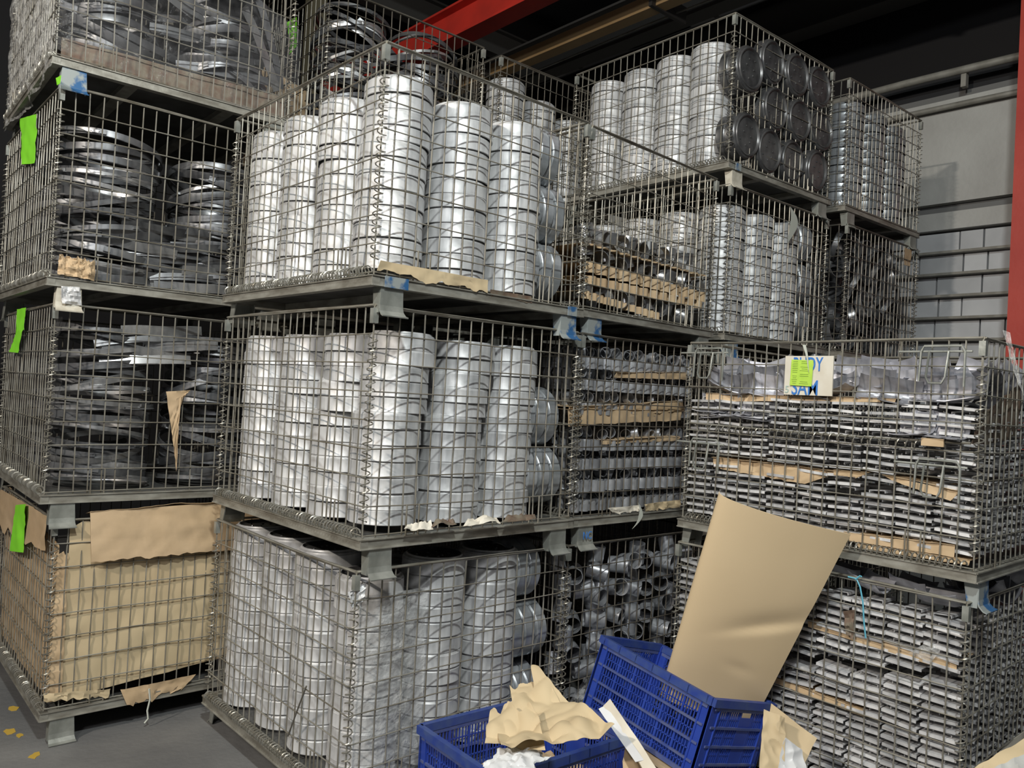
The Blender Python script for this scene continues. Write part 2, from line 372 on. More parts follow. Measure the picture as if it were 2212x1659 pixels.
CG = {
 'A4': (4, .640, 3.520, 2.681, -.88, 'film-wrapped cage of dark strips, fourth and highest of the left stack', 'bzzz'),
 'A3': (3, .666, 3.511, 1.828, .18, 'cage of dark hoops with a lime tag on its side, third up in left stack', 'czzz'),
 'A2': (2, .692, 3.526, .982, -.6, 'cage of dark hoops with a bent lime tag, second up in left stack', 'zzzz'),
 'A1': (1, .735, 3.523, .134, .18, 'paper-lined cage on the floor, lowest of the left stack', 'zzzz'),
 'B3': (3, 1.318, 2.207, 1.823, 1.4, 'cage of tall pale drum columns, topmost of the centre stack', 'zbzz'),
 'B2': (2, 1.333, 2.215, .984, 1.6, 'cage of leaning drum columns with sagging rail, middle of the centre stack', 'zzzz'),
 'B1': (1, 1.338, 2.245, .126, 1.0, 'cage of film-wrapped drums on the floor, lowest of the centre stack', 'zzzz'),
 'C3': (3, 2.331, 2.261, 1.832, 3.6, 'half-filled cage with tan corrugated layers, directly right of the top centre cage', 'bzzz'),
 'C2': (2, 2.325, 2.250, .984, 0.4, 'cage with tiers of short tubes between brown paper, middle level behind signed cage', 'zzzz'),
 'C1': (1, 2.312, 2.255, .126, 0.3, 'dark cage of loose short tubes on the floor behind the blue crates', 'zzzz'),
 'D4': (4, 3.368, 2.318, 2.684, -1.3, 'highest cage at the back, bright drum columns on its left face', 'czzz'),
 'D3': (3, 3.391, 2.310, 1.830, -.5, 'cage of drum columns under the highest back cage', 'bbzz'),
 'E4': (4, 4.471, 2.268, 2.677, -1.2, 'upper cage farthest right at the back, next to the plaster wall', 'zzzz'),
 'E3': (3, 4.500, 2.255, 1.825, -.4, 'cage of dark shiny hoops below the farthest right upper cage', 'zzzz'),
 'F2': (2, 2.803, .937, .982, .43, 'cage of flat brackets with the cream sign and wire latches, right front', 'bzzz'),
 'F1': (1, 2.797, .950, .135, .10, 'cage of stacked flat brackets on the floor behind the tan card sheet', 'bzzz'),
 'G4': (4, 1.811, 3.590, 2.681, -1.1, 'upper cage of tangled shiny strips behind the top centre cage', 'zzzz'),
 'H4': (4, 2.900, 3.574, 2.680, 0, 'upper cage with bluish drum tops at the back beneath the tan conduit', 'zzzz'),
}
for s, (x, y) in {'D': (3.40, 2.315), 'E': (4.50, 2.25)}.items():
    for lv in (1, 2):
        CG[s+str(lv)] = (lv, x, y, .13+.85*(lv-1), -.3, 'supporting cage, %s level, hidden %s' % (('floor', 'second')[lv-1], 'under the back drum cages' if s == 'D' else 'under the farthest right cages'), 'zzzz')
for s, (x, y) in {'G': (1.83, 3.6), 'H': (2.91, 3.58)}.items():
    for lv in (1, 2, 3):
        CG[s+str(lv)] = (lv, x, y, .13+.85*(lv-1), .2, 'supporting cage, %s level, hidden behind the %s cages' % (('floor', 'second', 'third')[lv-1], 'centre' if s == 'G' else 'tube'), 'zzzz')
CAGE = {}
for k, (lv, x, y, z, ya, lab, feet) in CG.items():
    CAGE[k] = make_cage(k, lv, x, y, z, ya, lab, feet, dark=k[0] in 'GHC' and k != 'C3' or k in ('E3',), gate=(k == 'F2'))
def W(k, x, y, z):
    _, X, Y, Z, a, _, _ = CG[k]; a = math.radians(a)
    return Vector((X+x*math.cos(a)-y*math.sin(a), Y+x*math.sin(a)+y*math.cos(a), Z+z))
def YA(k): return math.radians(CG[k][4])

# front gate of F2: lower fixed half, upper drop half, coil hinge, latches
m = panel(CL, 77, .05, .092)
tag(put('wire_mesh', m.mesh('wire_mesh', M_WIRE, 60), CAGE['F2'], M=Matrix.Rotation(PI/2, 4, 'Z') @ Matrix.Scale(-1, 4, (0, 1, 0))), kind='stuff')
put('gate_bar', MB().tube([(-.012, .02, .405), (-.012, .5, .398), (-.012, CL-.02, .405)], .0045, 6).mesh('gate_bar', M_WIRE, 60), CAGE['F2'])
put('gate_coil', helix('y', .86, .14, .013, .030, .0022).mesh('gate_coil', M_COIL, 60), CAGE['F2'], (-.012, 0, .392))
def latch():
    m = MB(); r = .0042
    m.tube([(-.016, -.115, 0), (-.016, .115, 0)], r, 6)
    m.tube([(-.022, -.095, -.115), (-.022, -.095, .0), (-.024, -.085, .018), (-.024, .03, .018), (-.024, .04, .0), (-.022, .045, -.10)], r, 6)
    m.tube([(-.02, -.045, 0), (-.03, -.04, -.085), (-.03, -.03, -.105), (-.03, .01, -.105), (-.03, .02, -.085), (-.02, .015, 0)], r, 6)
    return m.mesh('gate_latch', M_FOOT, 60)
lm = latch()
for (yy, zz) in ((.14, .70), (.14, .325), (CL-.08, .70), (CL-.08, .325)): put('gate_latch', lm, CAGE['F2'], (0, yy, zz))
tp = MB().box((0, 0, 0), (.008, .07, .026)).mesh('tape_piece', M_KRAFT)
put('tape_piece', tp, CAGE['F2'], (-.026, .13, .40))
# blue sprayed patches on base rails
for k, u, w in (('B3', .075, .09), ('B3', .90, .05), ('D4', .06, .045)):
    put('paint_patch', MB().box((u, -.0205, -.019), (w, .003, .036)).mesh('paint_patch', M_BLUE), CAGE[k])

ORD = 'first second third fourth fifth sixth seventh eighth ninth tenth eleventh twelfth thirteenth fourteenth fifteenth sixteenth seventeenth eighteenth nineteenth twentieth'.split()
ORD += ['twenty-'+o for o in ORD[:9]]+['thirtieth']+['thirty-'+o for o in ORD[:9]]

# ------------------------------------------------------------------ pressed steel drums
def drum_prof(pr=.120):
    s = pr/.1215
    return [(.1155*s, 0), (.1192*s, 0), (.1203*s, .0012), (.1203*s, .0035), (.1193*s, .0050), (.1188*s, .0462), (.1160*s, .0490), (.1140*s, .0535), (.106*s, .0575), (.1035*s, .0625), (.099*s, .0630), (.0955*s, .0590), (.091*s, .0535), (.03*s, .0530), (.0001, .0530)]
def drum_mesh(name, m, n=44, r=.120, bumps=False):
    mb = MB().lathe(drum_prof(r)[::1], n)
    mb.lathe([(.0001, .0515), (.09, .0515), (.100, .0560), (.1145, .0500), (.1155, 0)], n)
    if bumps:
        for k in range(7):
            a = k*.9; q = .03+.045*((k*37) % 10)/10
            mb.lathe([(.0001, .0575), (.004, .0565), (.0055, .0530)], 8, M=Matrix.Translation((q*math.cos(a), q*math.sin(a), 0)))
    me = mb.mesh(name, m, 35)
    if bumps:
        me.materials.append(M_DISC)
        for p in me.polygons:
            c = p.center
            if c.z > .050 and math.hypot(c.x, c.y) < .097: p.material_index = 1
    return me
D_ME = [drum_mesh('steel_drum', M_DRUM) for _ in range(1)]
D_TOP = drum_mesh('steel_drum', M_DRUM, bumps=True)
D_DK = drum_mesh('steel_drum', M_GREYD, bumps=True)
D_FACE = drum_mesh('steel_drum', M_DISC, bumps=True)
PITCH = .0535
PB1 = .0555
def column(k, x, y, n, phrase, cagep, grp, z0=.012, lean=(0, 0), kinks=None, me=None, top=None, jit=.0035):
    """one object per drum, bottom to top"""
    ox = oy = 0.0
    for i in range(n):
        if kinks and i in kinks: ox += kinks[i][0]; oy += kinks[i][1]
        j = R_.uniform(-jit, jit); j2 = R_.uniform(-jit, jit)
        p = W(k, x+lean[0]*i+ox+j, y+lean[1]*i+oy+j2, z0+(PB1 if k == 'B1' else PITCH)*i+.003+R_.uniform(0, .0022))
        t = top if (top and i == n-1) else (me or D_ME[0])
        o = put('steel_drum', t, None, p, (R_.uniform(-.012, .012)+lean[1]*-8, R_.uniform(-.012, .012)+lean[0]*8, R_.uniform(0, 6)))
        tag(o, 'pale shallow drum, %s from top of the %s, %s' % (ORD[n-1-i], phrase, cagep), 'drum', grp)
def mass(name, k_list, label, cat, m=M_DRUM, n=22, r=.12):
    mb = MB(); pr = drum_prof(r)[2:]
    for (k, x, y, cnt) in k_list:
        for i in range(cnt):
            p = W(k, x+R_.uniform(-.004, .004), y+R_.uniform(-.004, .004), .014+PITCH*i)
            b = Matrix.Translation(p) @ Matrix.Rotation(R_.uniform(0, 1), 4, 'Z')
            mb.lathe(pr, n, M=b)
    return tag(put(name, mb.mesh(name, m, 35)), label, cat, kind='stuff')
def lying(k, x, y, z, n, axis, phrase, cagep, grp, me=None, tilt=0, single=False):
    """a nested run of drums lying on their side; axis 'x' faces -x, 'y' faces -y"""
    for i in range(n):
        d = -(PITCH*i)
        if axis == 'x':
            p = W(k, x+.064*(n-1-i), y, z); rot = (0, -PI/2+tilt+R_.uniform(-.03, .03), YA(k)+R_.uniform(-.02, .02))
        else:
            p = W(k, x, y+PITCH*(n-1-i), z); rot = (PI/2+R_.uniform(-.03, .03)+tilt, 0, YA(k)+R_.uniform(-.02, .02)+tilt*.5)
        o = put('steel_drum', me or D_DK, None, p, rot)
        tag(o, 'grey drum lying on its side, %s from back of %s, %s' % (ORD[i], phrase, cagep), 'drum', grp)

g = 'pale drums in the top centre cage'; cp = 'topmost centre cage'
column('B3', .14, .145, 12, 'corner column', cp, g, z0=.028, kinks={8: (.012, -.004)})
column('B3', .14, .415, 12, 'column beside the corner', cp, g, kinks={8: (-.012, .0)})
column('B3', .135, .70, 12, 'second column behind the corner', cp, g)
column('B3', .135, .98, 12, 'rearmost column', cp, g)
column('B3', .425, .145, 12, 'middle front column', cp, g, z0=.02)
column('B3', .69, .145, 12, 'right front column', cp, g, z0=.02)
g2 = 'drums lying in the centre cages'
for z, n, ph in ((.60, 2, 'upper run'), (.375, 3, 'middle run'), (.145, 3, 'lowest run')): lying('B3', .86-.03*n, .16, z-.005, n, 'x', ph, cp, g2)
g = 'pale drums in the middle centre cage'; cp = 'middle centre cage'
column('B2', .16, .135, 12, 'corner column', cp, g, z0=.02, kinks={7: (.022, .0), 10: (.025, 0)})
column('B2', .145, .39, 12, 'column beside the corner', cp, g, kinks={7: (.0, -.03), 9: (.012, -.02)})
column('B2', .14, .66, 12, 'third column back', cp, g, kinks={8: (.0, -.012)})
column('B2', .13, .94, 12, 'rearmost column', cp, g)
column('B2', .445, .145, 12, 'middle front column', cp, g, kinks={7: (.02, 0), 9: (.012, 0), 10: (.016, 0)})
column('B2', .70, .145, 12, 'right front column', cp, g, kinks={6: (.012, 0)})
for z, n, ph in ((.40, 3, 'upper run'), (.165, 4, 'lower run')): lying('B2', .885-.035*n, .155, z, n, 'x', ph, cp, g2)
g = 'pale drums in the lowest centre cage'; cp = 'lowest centre cage'
column('B1', .15, .145, 12, 'corner column', cp, g, z0=.025, top=D_TOP, kinks={10: (-.006, 0)})
column('B1', .14, .42, 13, 'column beside the corner', cp, g, top=D_TOP)
column('B1', .14, .69, 13, 'third column back', cp, g, top=D_TOP)
column('B1', .13, .965, 13, 'rearmost column', cp, g, top=D_TOP)
column('B1', .42, .145, 13, 'middle front column', cp, g, top=D_TOP)
column('B1', .685, .15, 13, 'right front column', cp, g, top=D_TOP)
for z, n, ph in ((.645, 2, 'upper run'), (.40, 4, 'middle run'), (.15, 3, 'lowest run')): lying('B1', .89-.04*n, .16, z, n, 'x', ph, cp, g2)
g = 'drums in the highest back cage'; cp = 'highest back cage'
for j, (yy, ph) in enumerate(((.165, 'nearest column'), (.43, 'second column'), (.70, 'third column'), (.965, 'farthest column'))):
    column('D4', .145, yy+(.06 if j == 0 else .03 if j == 1 else .01), 12, ph, cp, g, z0=.016)
n_ = 0
for zi in range(3):
    for xi in range(3):
        n_ += 1
        lying('D4', .36+.235*xi+.05*(zi % 2)-.02, .035+.02*R_.random(), .135+.235*zi, 1, 'y', '%s disc spot' % ORD[n_-1], 'highest back cage', 'disc faces in the highest back cage', me=D_FACE, tilt=R_.uniform(-.15, .15))
for z, ph in ((.50, 'upper corner spot'), (.16, 'lower corner spot')): lying('D4', .13, .04, z, 2, 'y', ph, cp, 'disc faces in the highest back cage', me=D_FACE)
mass('rear_drum_stacks', [('B3', .42, .44, 11), ('B3', .42, .71, 11), ('B3', .42, .98, 11), ('B2', .43, .42, 11), ('B2', .42, .70, 11), ('B2', .42, .97, 11), ('B1', .41, .44, 12), ('B1', .41, .71, 12), ('B1', .41, .98, 12), ('B1', .68, .43, 12)], 'rear rows of pale drums deep inside the three centre cages', 'drums')
mass('back_cage_drum_stacks', [('D3', .14, .14, 12), ('D3', .14, .41, 12), ('D3', .14, .68, 12), ('D3', .14, .96, 12), ('D3', .41, .14, 12), ('D3', .66, .14, 12), ('D4', .42, .44, 12), ('D4', .42, .71, 12), ('D4', .42, .98, 11)], 'columns of pale drums in the cage under the highest back cage', 'drums')
mass('far_cage_drum_stacks', [('E4', .22, .14, 12), ('E4', .50, .14, 12), ('E4', .79, .15, 12), ('E4', .16, .42, 12), ('E4', .42, .42, 12), ('E4', .68, .42, 12)], 'three grey drum columns in the farthest right upper cage', 'drums', m=M_GREYD)
mass('rear_dark_stacks', [('E3', x, .32, 12) for x in (.13, .38, .63, .83)], 'dark stacks behind the small rings, cage below farthest right upper one', 'drums', m=M_DISC)
mass('rear_cage_drum_stacks', [('H4', .16, .14, 12), ('H4', .44, .16, 11), ('H4', .70, .16, 10)], 'bluish drum columns in the upper cage beneath the tan conduit', 'drums')
for i, (x, z) in enumerate(((.83, .14), (.85, .37), (.84, .6))):
    lying('D3', x-.03, .15, z, 2, 'x', ('lowest', 'middle', 'upper')[i]+' run', 'second-highest back cage', 'dark lying drums in the back cage')

# ------------------------------------------------------------------ steel hoops
def hoop_mesh(r, h, m, lip=True, gap=0.0, tabs=2, n=44):
    mb = MB(); t = .0035
    prof = [(r, 0), (r+.006 if lip else r, 0), (r+.0015, .004), (r+.0015, h), (r-t+.001, h), (r-t, .002)]
    mb.lathe(prof, n, closed=True)
    for k in range(tabs):
        a = k*2.4+.4; M = Matrix.Rotation(a, 4, 'Z')
        c = M @ Vector((r+.004, 0, h*.55)); mb.box(c, (.007, .026, h*.6), M.to_3x3())
    return mb.mesh('steel_hoop', m, 40)
H_ME = [hoop_mesh(.205, .030, M_HOOP), hoop_mesh(.200, .022, M_HOOP, tabs=3), hoop_mesh(.208, .034, M_HOOP, lip=False), hoop_mesh(.200, .018, M_HOOPB), hoop_mesh(.19, .026, M_HOOPB, lip=False, tabs=1)]
def pile(k, x, y, n, z0, z1, phrase, grp, tilt=.10, mes=(0, 1, 2, 3), spread=.012, dz=None):
    for i in range(n):
        zz = z0+(z1-z0)*i/max(1, n-1)
        tx, ty = R_.gauss(0, tilt), R_.gauss(0, tilt)
        o = put('steel_hoop', H_ME[R_.choice(mes)], None, W(k, x+R_.uniform(-spread, spread), y+R_.uniform(-spread, spread), zz), (tx, ty, R_.uniform(0, 6)))
        tag(o, 'dark steel hoop, %s up in the %s' % (ORD[i] if i < len(ORD) else 'upper', phrase), 'hoop', grp)
pile('A3', .235, .235, 19, .02, .60, 'near pile, third cage of left stack', 'hoops in the third left cage', .13, (0, 0, 1, 2, 3))
pile('A3', .70, .235, 18, .02, .56, 'right pile, third cage of left stack', 'hoops in the third left cage', .15, (0, 1, 2, 2, 3))
pile('A3', .25, .70, 12, .02, .50, 'rear pile, third cage of left stack', 'hoops in the third left cage', .09, (0, 1, 2))
pile('A2', .235, .235, 19, .02, .64, 'near pile, second cage of left stack', 'hoops in the second left cage', .12, (0, 1, 3, 3, 4))
pile('A2', .70, .235, 17, .02, .66, 'right pile, second cage of left stack', 'hoops in the second left cage', .14, (0, 1, 2, 3))
pile('A2', .25, .70, 12, .02, .55, 'rear pile, second cage of left stack', 'hoops in the second left cage', .09, (0, 1, 2))
pile('A4', .235, .24, 20, .10, .74, 'near pile, highest film-wrapped cage', 'hoops in the wrapped upper cage', .20, (0, 1, 2, 2))
pile('A4', .70, .24, 20, .10, .74, 'right pile, highest film-wrapped cage', 'hoops in the wrapped upper cage', .22, (0, 1, 2, 2))
pile('G4', .25, .25, 26, .02, .70, 'near pile, tangled cage behind the centre', 'hoops in the tangled upper cage', .25, (0, 1, 3, 4))
pile('G4', .70, .25, 26, .02, .66, 'right pile, tangled cage behind the centre', 'hoops in the tangled upper cage', .25, (0, 1, 3, 4))
# small rings in the E3 cage
SR = [hoop_mesh(.095, .035, M_HOOP, n=28), hoop_mesh(.085, .045, M_HOOPB, lip=False, n=28, tabs=1)]
n_ = 0
for zi in range(6):
    for xi in range(5):
        n_ += 1
        o = put('steel_ring', SR[(zi*3+xi) % 4 == 0], None, W('E3', .11+.18*xi+R_.uniform(-.02, .02), .12+R_.uniform(0, .04), .11+.108*zi), (PI/2+R_.uniform(-.6, .6), R_.uniform(-.4, .4), R_.uniform(-.5, .5)))
        tag(o, 'small dark ring, %s across in the %s layer up, cage below farthest right upper one' % (ORD[xi], ORD[zi]), 'ring', 'small rings in the far right cage')
# loose curved steel strips
def strip_mesh(L, w, m, bend):
    mb = MB()
    def fn(u, v):
        a = (u-.5)*bend; rr = L/bend
        return (rr*math.sin(a), rr*(1-math.cos(a)), (v-.5)*w+.002*math.sin(u*9))
    mb.grid(fn, 14, 1, .003)
    return mb.mesh('steel_strip', m, 40)
S_ME = [strip_mesh(.55, .030, M_HOOP, .9), strip_mesh(.42, .036, M_HOOP, .5), strip_mesh(.36, .04, M_HOOPB, .35), strip_mesh(.5, .024, M_HOOPB, 1.6)]
def strips(k, n, x0, x1, y0, y1, z0, z1, mes, phrase, grp, steep=.5):
    for i in range(n):
        o = put('steel_strip', S_ME[R_.choice(mes)], None, W(k, R_.uniform(x0, x1), R_.uniform(y0, y1), z0+(z1-z0)*i/max(n-1, 1)), (R_.uniform(-.4, .4), R_.uniform(-steep, steep), R_.uniform(-.25, .25)))
        tag(o, 'curved steel strip lying in the %s, %s from the bottom' % (phrase, ORD[i]), 'strip', grp)
strips('A4', 16, .28, .70, .05, .10, .12, .70, (0, 1, 2), 'highest film-wrapped cage', 'strips in the wrapped upper cage', .35)
strips('A3', 16, .28, .68, .03, .07, .03, .28, (0, 1, 1, 2), 'third cage of left stack', 'strips in the third left cage', .15)
strips('A2', 5, .3, .66, .03, .06, .55, .68, (0, 2), 'second cage of left stack', 'strips in the second left cage', .12)
strips('G4', 12, .3, .66, .06, .4, .05, .66, (0, 2, 3), 'tangled cage behind the centre', 'strips in the tangled upper cage', .6)
o = put('steel_strip', S_ME[2], None, W('A4', .83, .04, .30), (0, 1.05, .1)); tag(o, 'pale straight strip leaning steeply at the right of the film-wrapped cage', 'strip')
o = put('steel_strip', S_ME[1], None, W('A4', .87, .05, .36), (0, 1.2, .1)); tag(o, 'second strip leaning steeply beside the pale one in the wrapped cage', 'strip')

# ------------------------------------------------------------------ flat brackets
def bracket_mesh(ln, dp, m):
    mb = MB(); t = .0026; h = .0100
    pr = [(-dp/2, -h), (-dp/2, 0), (dp/2, 0), (dp/2, -h), (dp/2-t, -h), (dp/2-t, -t), (-dp/2+t, -t), (-dp/2+t, -h)]
    n = len(pr); k = 1
    for i in range(k+1):
        y = -ln/2+ln*i/k; b = 0.0
        for (x, z) in pr: mb.v.append((x, y, z+b))
    for i in range(k):
        for j in range(n):
            l = (j+1) % n; mb.f.append([i*n+j, i*n+l, (i+1)*n+l, (i+1)*n+j])
    for o in (0, k*n): mb.f += [[o, o+1, o+6, o+7], [o+1, o+2, o+5, o+6], [o+2, o+3, o+4, o+5]]
    return mb
BW = bracket_mesh(.117, .075, M_BRK).mesh('steel_bracket', M_BRK, 30)
BN = bracket_mesh(.124, .066, M_BRK).mesh('steel_bracket', M_BRK, 30)
def brick_pile(k, y, z0, n, phrase, cagep, grp, single, mb, x=.048, tilt=0.0, skip=()):
    dz = .0145; tl = R_.uniform(-.02, .02)
    for i in range(n):
        z = z0+dz*i+.012
        if any(a <= z < b for a, b in skip): continue
        if R_.random() < .12: tl = R_.uniform(-.07, .07)
        wide = i % 2 == 0
        rot = (tl+R_.uniform(-.015, .015)+tilt, R_.uniform(-.02, .02), (0 if wide else PI/2)+YA(k)+R_.uniform(-.07, .07))
        p = W(k, x+R_.uniform(-.005, .005)+(0 if wide else .030), y+R_.uniform(-.005, .005)+(0 if wide else R_.uniform(-.02, .02)), z)
        if wide and single:
            o = put('steel_bracket', BW, None, p, rot)
            tag(o, 'flat steel bracket, %s up in the %s, %s' % (ORD[i//2], phrase, cagep), 'bracket', grp)
        else:
            M = Matrix.Translation(p) @ Matrix.Rotation(rot[2], 4, 'Z') @ Matrix.Rotation(rot[0], 4, 'X' if wide else 'Y')
            b = bracket_mesh(.117 if wide else .10, .075 if wide else .058, M_BRK); n0 = len(mb.v)
            mb.v += [tuple(M @ Vector(v)) for v in b.v]; mb.f += [[n0+q for q in f] for f in b.f]
PN = ['pile nearest the right corner', 'second pile from the right corner', 'third pile from the right corner', 'fourth pile from the right corner', 'middle pile', 'sixth pile from the right corner', 'third pile from the left corner', 'second pile from the left corner', 'pile nearest the left corner']
mb = MB()
for j in range(9):
    y = .07+.1235*j
    sk = [(.185+.01*j, .215+.01*j)] if j > 3 else [(.30-.04*j, .335-.04*j)]
    brick_pile('F2', y, .045 if j < 6 else .03, 34, PN[j], 'signed cage', 'brackets in the signed cage', True, mb, skip=sk, tilt=(.0 if j > 4 else .02))
for j in range(5):     # second row behind the front row, and along the right side
    brick_pile('F2', .07, .03, 34, '', '', '', False, mb, x=.20+.135*j)
for j in range(8): brick_pile('F2', .22+.123*j, .03, 31, '', '', '', False, mb, x=.25)
tag(put('inner_bracket_stacks', mb.mesh('inner_bracket_stacks', M_BRK)), 'crosswise brackets filling the piles of the signed cage', 'brackets', kind='stuff')
mb = MB()
for j in range(9):
    y = .07+.1235*j
    brick_pile('F1', y, .02, 46, PN[j], 'lower bracket cage', 'brackets in the lower bracket cage', j < 5, mb, skip=[(.47-.02*j, .505-.02*j), (.27, .29)] if j < 6 else [])
for j in range(5): brick_pile('F1', .07, .02, 45, '', '', '', False, mb, x=.20+.135*j)
for j in range(8): brick_pile('F1', .22+.123*j, .02, 42, '', '', '', False, mb, x=.25)
tag(put('lower_bracket_stacks', mb.mesh('lower_bracket_stacks', M_BRK)), 'crosswise brackets filling the piles of the lower bracket cage', 'brackets', kind='stuff')
# loose saddle plates on top of both piles
M_SAD = mat('grey_plate_steel', (.50, .50, .54), .45, .38, (.26, .26, .28), (16, 16, 16), objvar=.45)
def saddle():
    mb = MB()
    def fn(u, v):
        a = (u-.5)
        return (a*.10, (v-.5)*.13, .045*(abs(a)*2)**2+(.018 if abs(v-.5) > .42 else 0)*.4)
    mb.grid(fn, 8, 6, .003)
    mb.lathe([(.0001, .0045), (.008, .0045), (.008, .001)], 10)
    return mb.mesh('saddle_plate', M_SAD, 40)
SD = saddle()
for i in range(30):
    y = .06+.035*i+R_.uniform(-.01, .01)
    row = i % 3
    o = put('saddle_plate', SD, None, W('F2', .07+.09*row+R_.uniform(-.01, .02), y, .545+.035*row+R_.uniform(0, .02)), (R_.uniform(-.5, .5), R_.uniform(-1.1, -.5), R_.uniform(-.5, .5)))
    tag(o, 'loose curved saddle plate on top of the signed cage load, %s from the right corner' % ORD[i], 'plate', 'loose saddle plates on the signed cage')
for i in range(20):
    o = put('saddle_plate', SD, None, W('F2', .14+.040*i, .06+.06*(i % 2)+R_.uniform(0, .02), .545+.035*(i % 3)), (R_.uniform(-1.1, -.4), R_.uniform(-.5, .5), R_.uniform(-.6, .6)))
    tag(o, 'grey plate heaped along the right side of the signed cage, %s from the near corner' % ORD[i], 'plate', 'loose plates along the signed cage side')
for i in range(6):
    o = put('saddle_plate', SD, None, W('F2', .05, .80+.045*i, .452+.01*(i % 2)), (R_.uniform(-.2, .2), -.95+R_.uniform(-.2, .2), R_.uniform(-.3, .3)))
    tag(o, 'shiny saddle plate in the left part under the cardboard layer, %s along' % ORD[i], 'plate', 'shiny saddle plates in the signed cage')
for i in range(3):
    o = put('saddle_plate', SD, None, W('F2', .03, .10+.05*i, .43), (R_.uniform(-.2, .2), -.9, R_.uniform(-.4, .4)))
    tag(o, 'dark saddle plate by the right end of the gate coil, %s along' % ORD[i], 'plate', 'dark saddle plates in the signed cage')
for i in range(8):
    o = put('saddle_plate', SD, None, W('F1', .07+.05*(i % 2), .10+.12*i, .705+.012*(i % 2)), (R_.uniform(-.2, .2), R_.uniform(-.25, .1), R_.uniform(-.4, .4)))
    tag(o, 'saddle plate on top of the lower bracket cage, %s from the right corner' % ORD[i], 'plate', 'saddle plates on the lower bracket cage')
for i in range(14):
    o = put('saddle_plate', SD, None, W('F1', .20+.052*i, .07+.05*(i % 2), .70+.015*(i % 3)), (R_.uniform(-.6, .6), R_.uniform(-.6, .6), R_.uniform(-2, 2)))
    tag(o, 'saddle plate along the right side of the lower bracket cage, %s from the corner' % ORD[i], 'plate', 'saddle plates on the lower bracket cage')

# ------------------------------------------------------------------ short tubes
def tube_mesh(r, h, m=M_TUBE, n=20):
    t = .0022
    return MB().lathe([(r, 0), (r, h), (r-t, h), (r-t, 0)], n, closed=True).mesh('short_tube', m, 40)
T1 = tube_mesh(.0235, .046); T2 = tube_mesh(.0245, .03)
rows = [.035, .115, .205, .285, .435, .535, .625]
for j, z in enumerate(rows):
    n = 18
    for i in range(n):
        x = .04+.052*i
        if x > .80: continue
        o = put('short_tube', T1, None, W('C2', x+R_.uniform(-.004, .004), .035+R_.uniform(0, .008), z-.018), (R_.uniform(-.08, .08), R_.uniform(-.08, .08), 0))
        tag(o, 'short steel tube standing %s along in the %s standing row up' % (ORD[i], ORD[j]), 'tube', 'tubes in the tiered cage')
        if i % 3 != 2:
            o = put('short_tube', T2, None, W('C2', x+.02, .075, z+.055), (PI/2+R_.uniform(-.3, .3), 0, R_.uniform(-.7, .7)))
            tag(o, 'short steel tube lying end-on %s along above the %s standing row' % (ORD[i], ORD[j]), 'tube', 'tubes in the tiered cage')
mb = MB()
for j, z in enumerate(rows):
    for i in range(15):
        for d in (.13, .19, .25):
            mb.lathe([(.0235, 0), (.0235, .046), (.021, .046), (.021, 0)], 10, closed=True, M=Matrix.Translation(W('C2', .05+.055*i, d, z-.018)))
            mb.lathe([(.0235, 0), (.0235, .046), (.021, .046), (.021, 0)], 10, closed=True, M=Matrix.Translation(W('C2', .05+.055*i, d, z+.05)) @ Matrix.Rotation(PI/2, 4, 'X'))
tag(put('inner_tube_tiers', mb.mesh('inner_tube_tiers', M_TUBE, 40)), 'inner rows of short steel tubes deep in the tiered cage', 'tubes', kind='stuff')
T3 = tube_mesh(.042, .05, M_HOOPB, 24); T4 = tube_mesh(.036, .09, M_TUBE, 24)
for j, (z, n) in enumerate(((.05, 11), (.21, 12), (.30, 11))):
    for i in range(n):
        x = .07+.075*i
        o = put('short_tube', T3, None, W('C3', x+R_.uniform(-.01, .01), .06+R_.uniform(0, .03), z+R_.uniform(0, .015)), (PI/2*(i % 2)+R_.uniform(-.35, .35), R_.uniform(-.3, .3), R_.uniform(-.8, .8)))
        tag(o, 'wide tube ring %s along in the %s layer up between corrugated card' % (ORD[i], ORD[j]), 'tube', 'tube rings in the half-filled cage')
for j in range(6):
    for i in range(11):
        lay = (i*7+j*3) % 3
        o = put('short_tube', T4, None, W('C1', .06+.078*i+R_.uniform(-.015, .015), .07+R_.uniform(0, .05), .07+.108*j+R_.uniform(0, .02)), ((0, PI/2, PI/2)[lay]+R_.uniform(-.3, .3), R_.uniform(-.3, .3), R_.uniform(-1.2, 1.2) if lay else 0))
        tag(o, 'loose tube tumbled %s along in the %s layer up of the dark floor cage' % (ORD[i], ORD[j]), 'tube', 'loose tubes in the dark floor cage')

# ------------------------------------------------------------------ paper, card, film
def sheet(name, corners, m, nu=24, nv=12, amp=.006, sc=9, seed=0, th=.0012, jag=0.0, sag=0.0, parent=None, fold=0.0, jf=6, jh=.5):
    """corners a(0,0) b(1,0) c(1,1) d(0,1) in world space"""
    a, b, c, d = [Vector(q) for q in corners]
    nrm = (b-a).cross(d-a).normalized()
    def fn(u, v):
        jj = jag*(nn((u*jf, 0, seed), 2.5)+jh*nn((u*23, 3, seed), 1)) if jag else 0
        vv = v*(1+jj)
        p = a.lerp(b, u).lerp(d.lerp(c, u), vv)
        q = nn((p.x, p.y, p.z), sc*.6, seed)*.8+.9*abs(nn((p.x, p.y, p.z), sc, seed+2))+.6*abs(nn((p.x, p.y, p.z), sc*2.3, seed+5))+.28*abs(nn((p.x, p.y, p.z), sc*5, seed+8))
        return p+nrm*(amp*2*q+fold*math.sin(u*40))+Vector((0, 0, -sag*math.sin(PI*u)))
    o = put(name, MB().grid(fn, nu, nv, th).mesh(name, m, 24), parent)
    return o
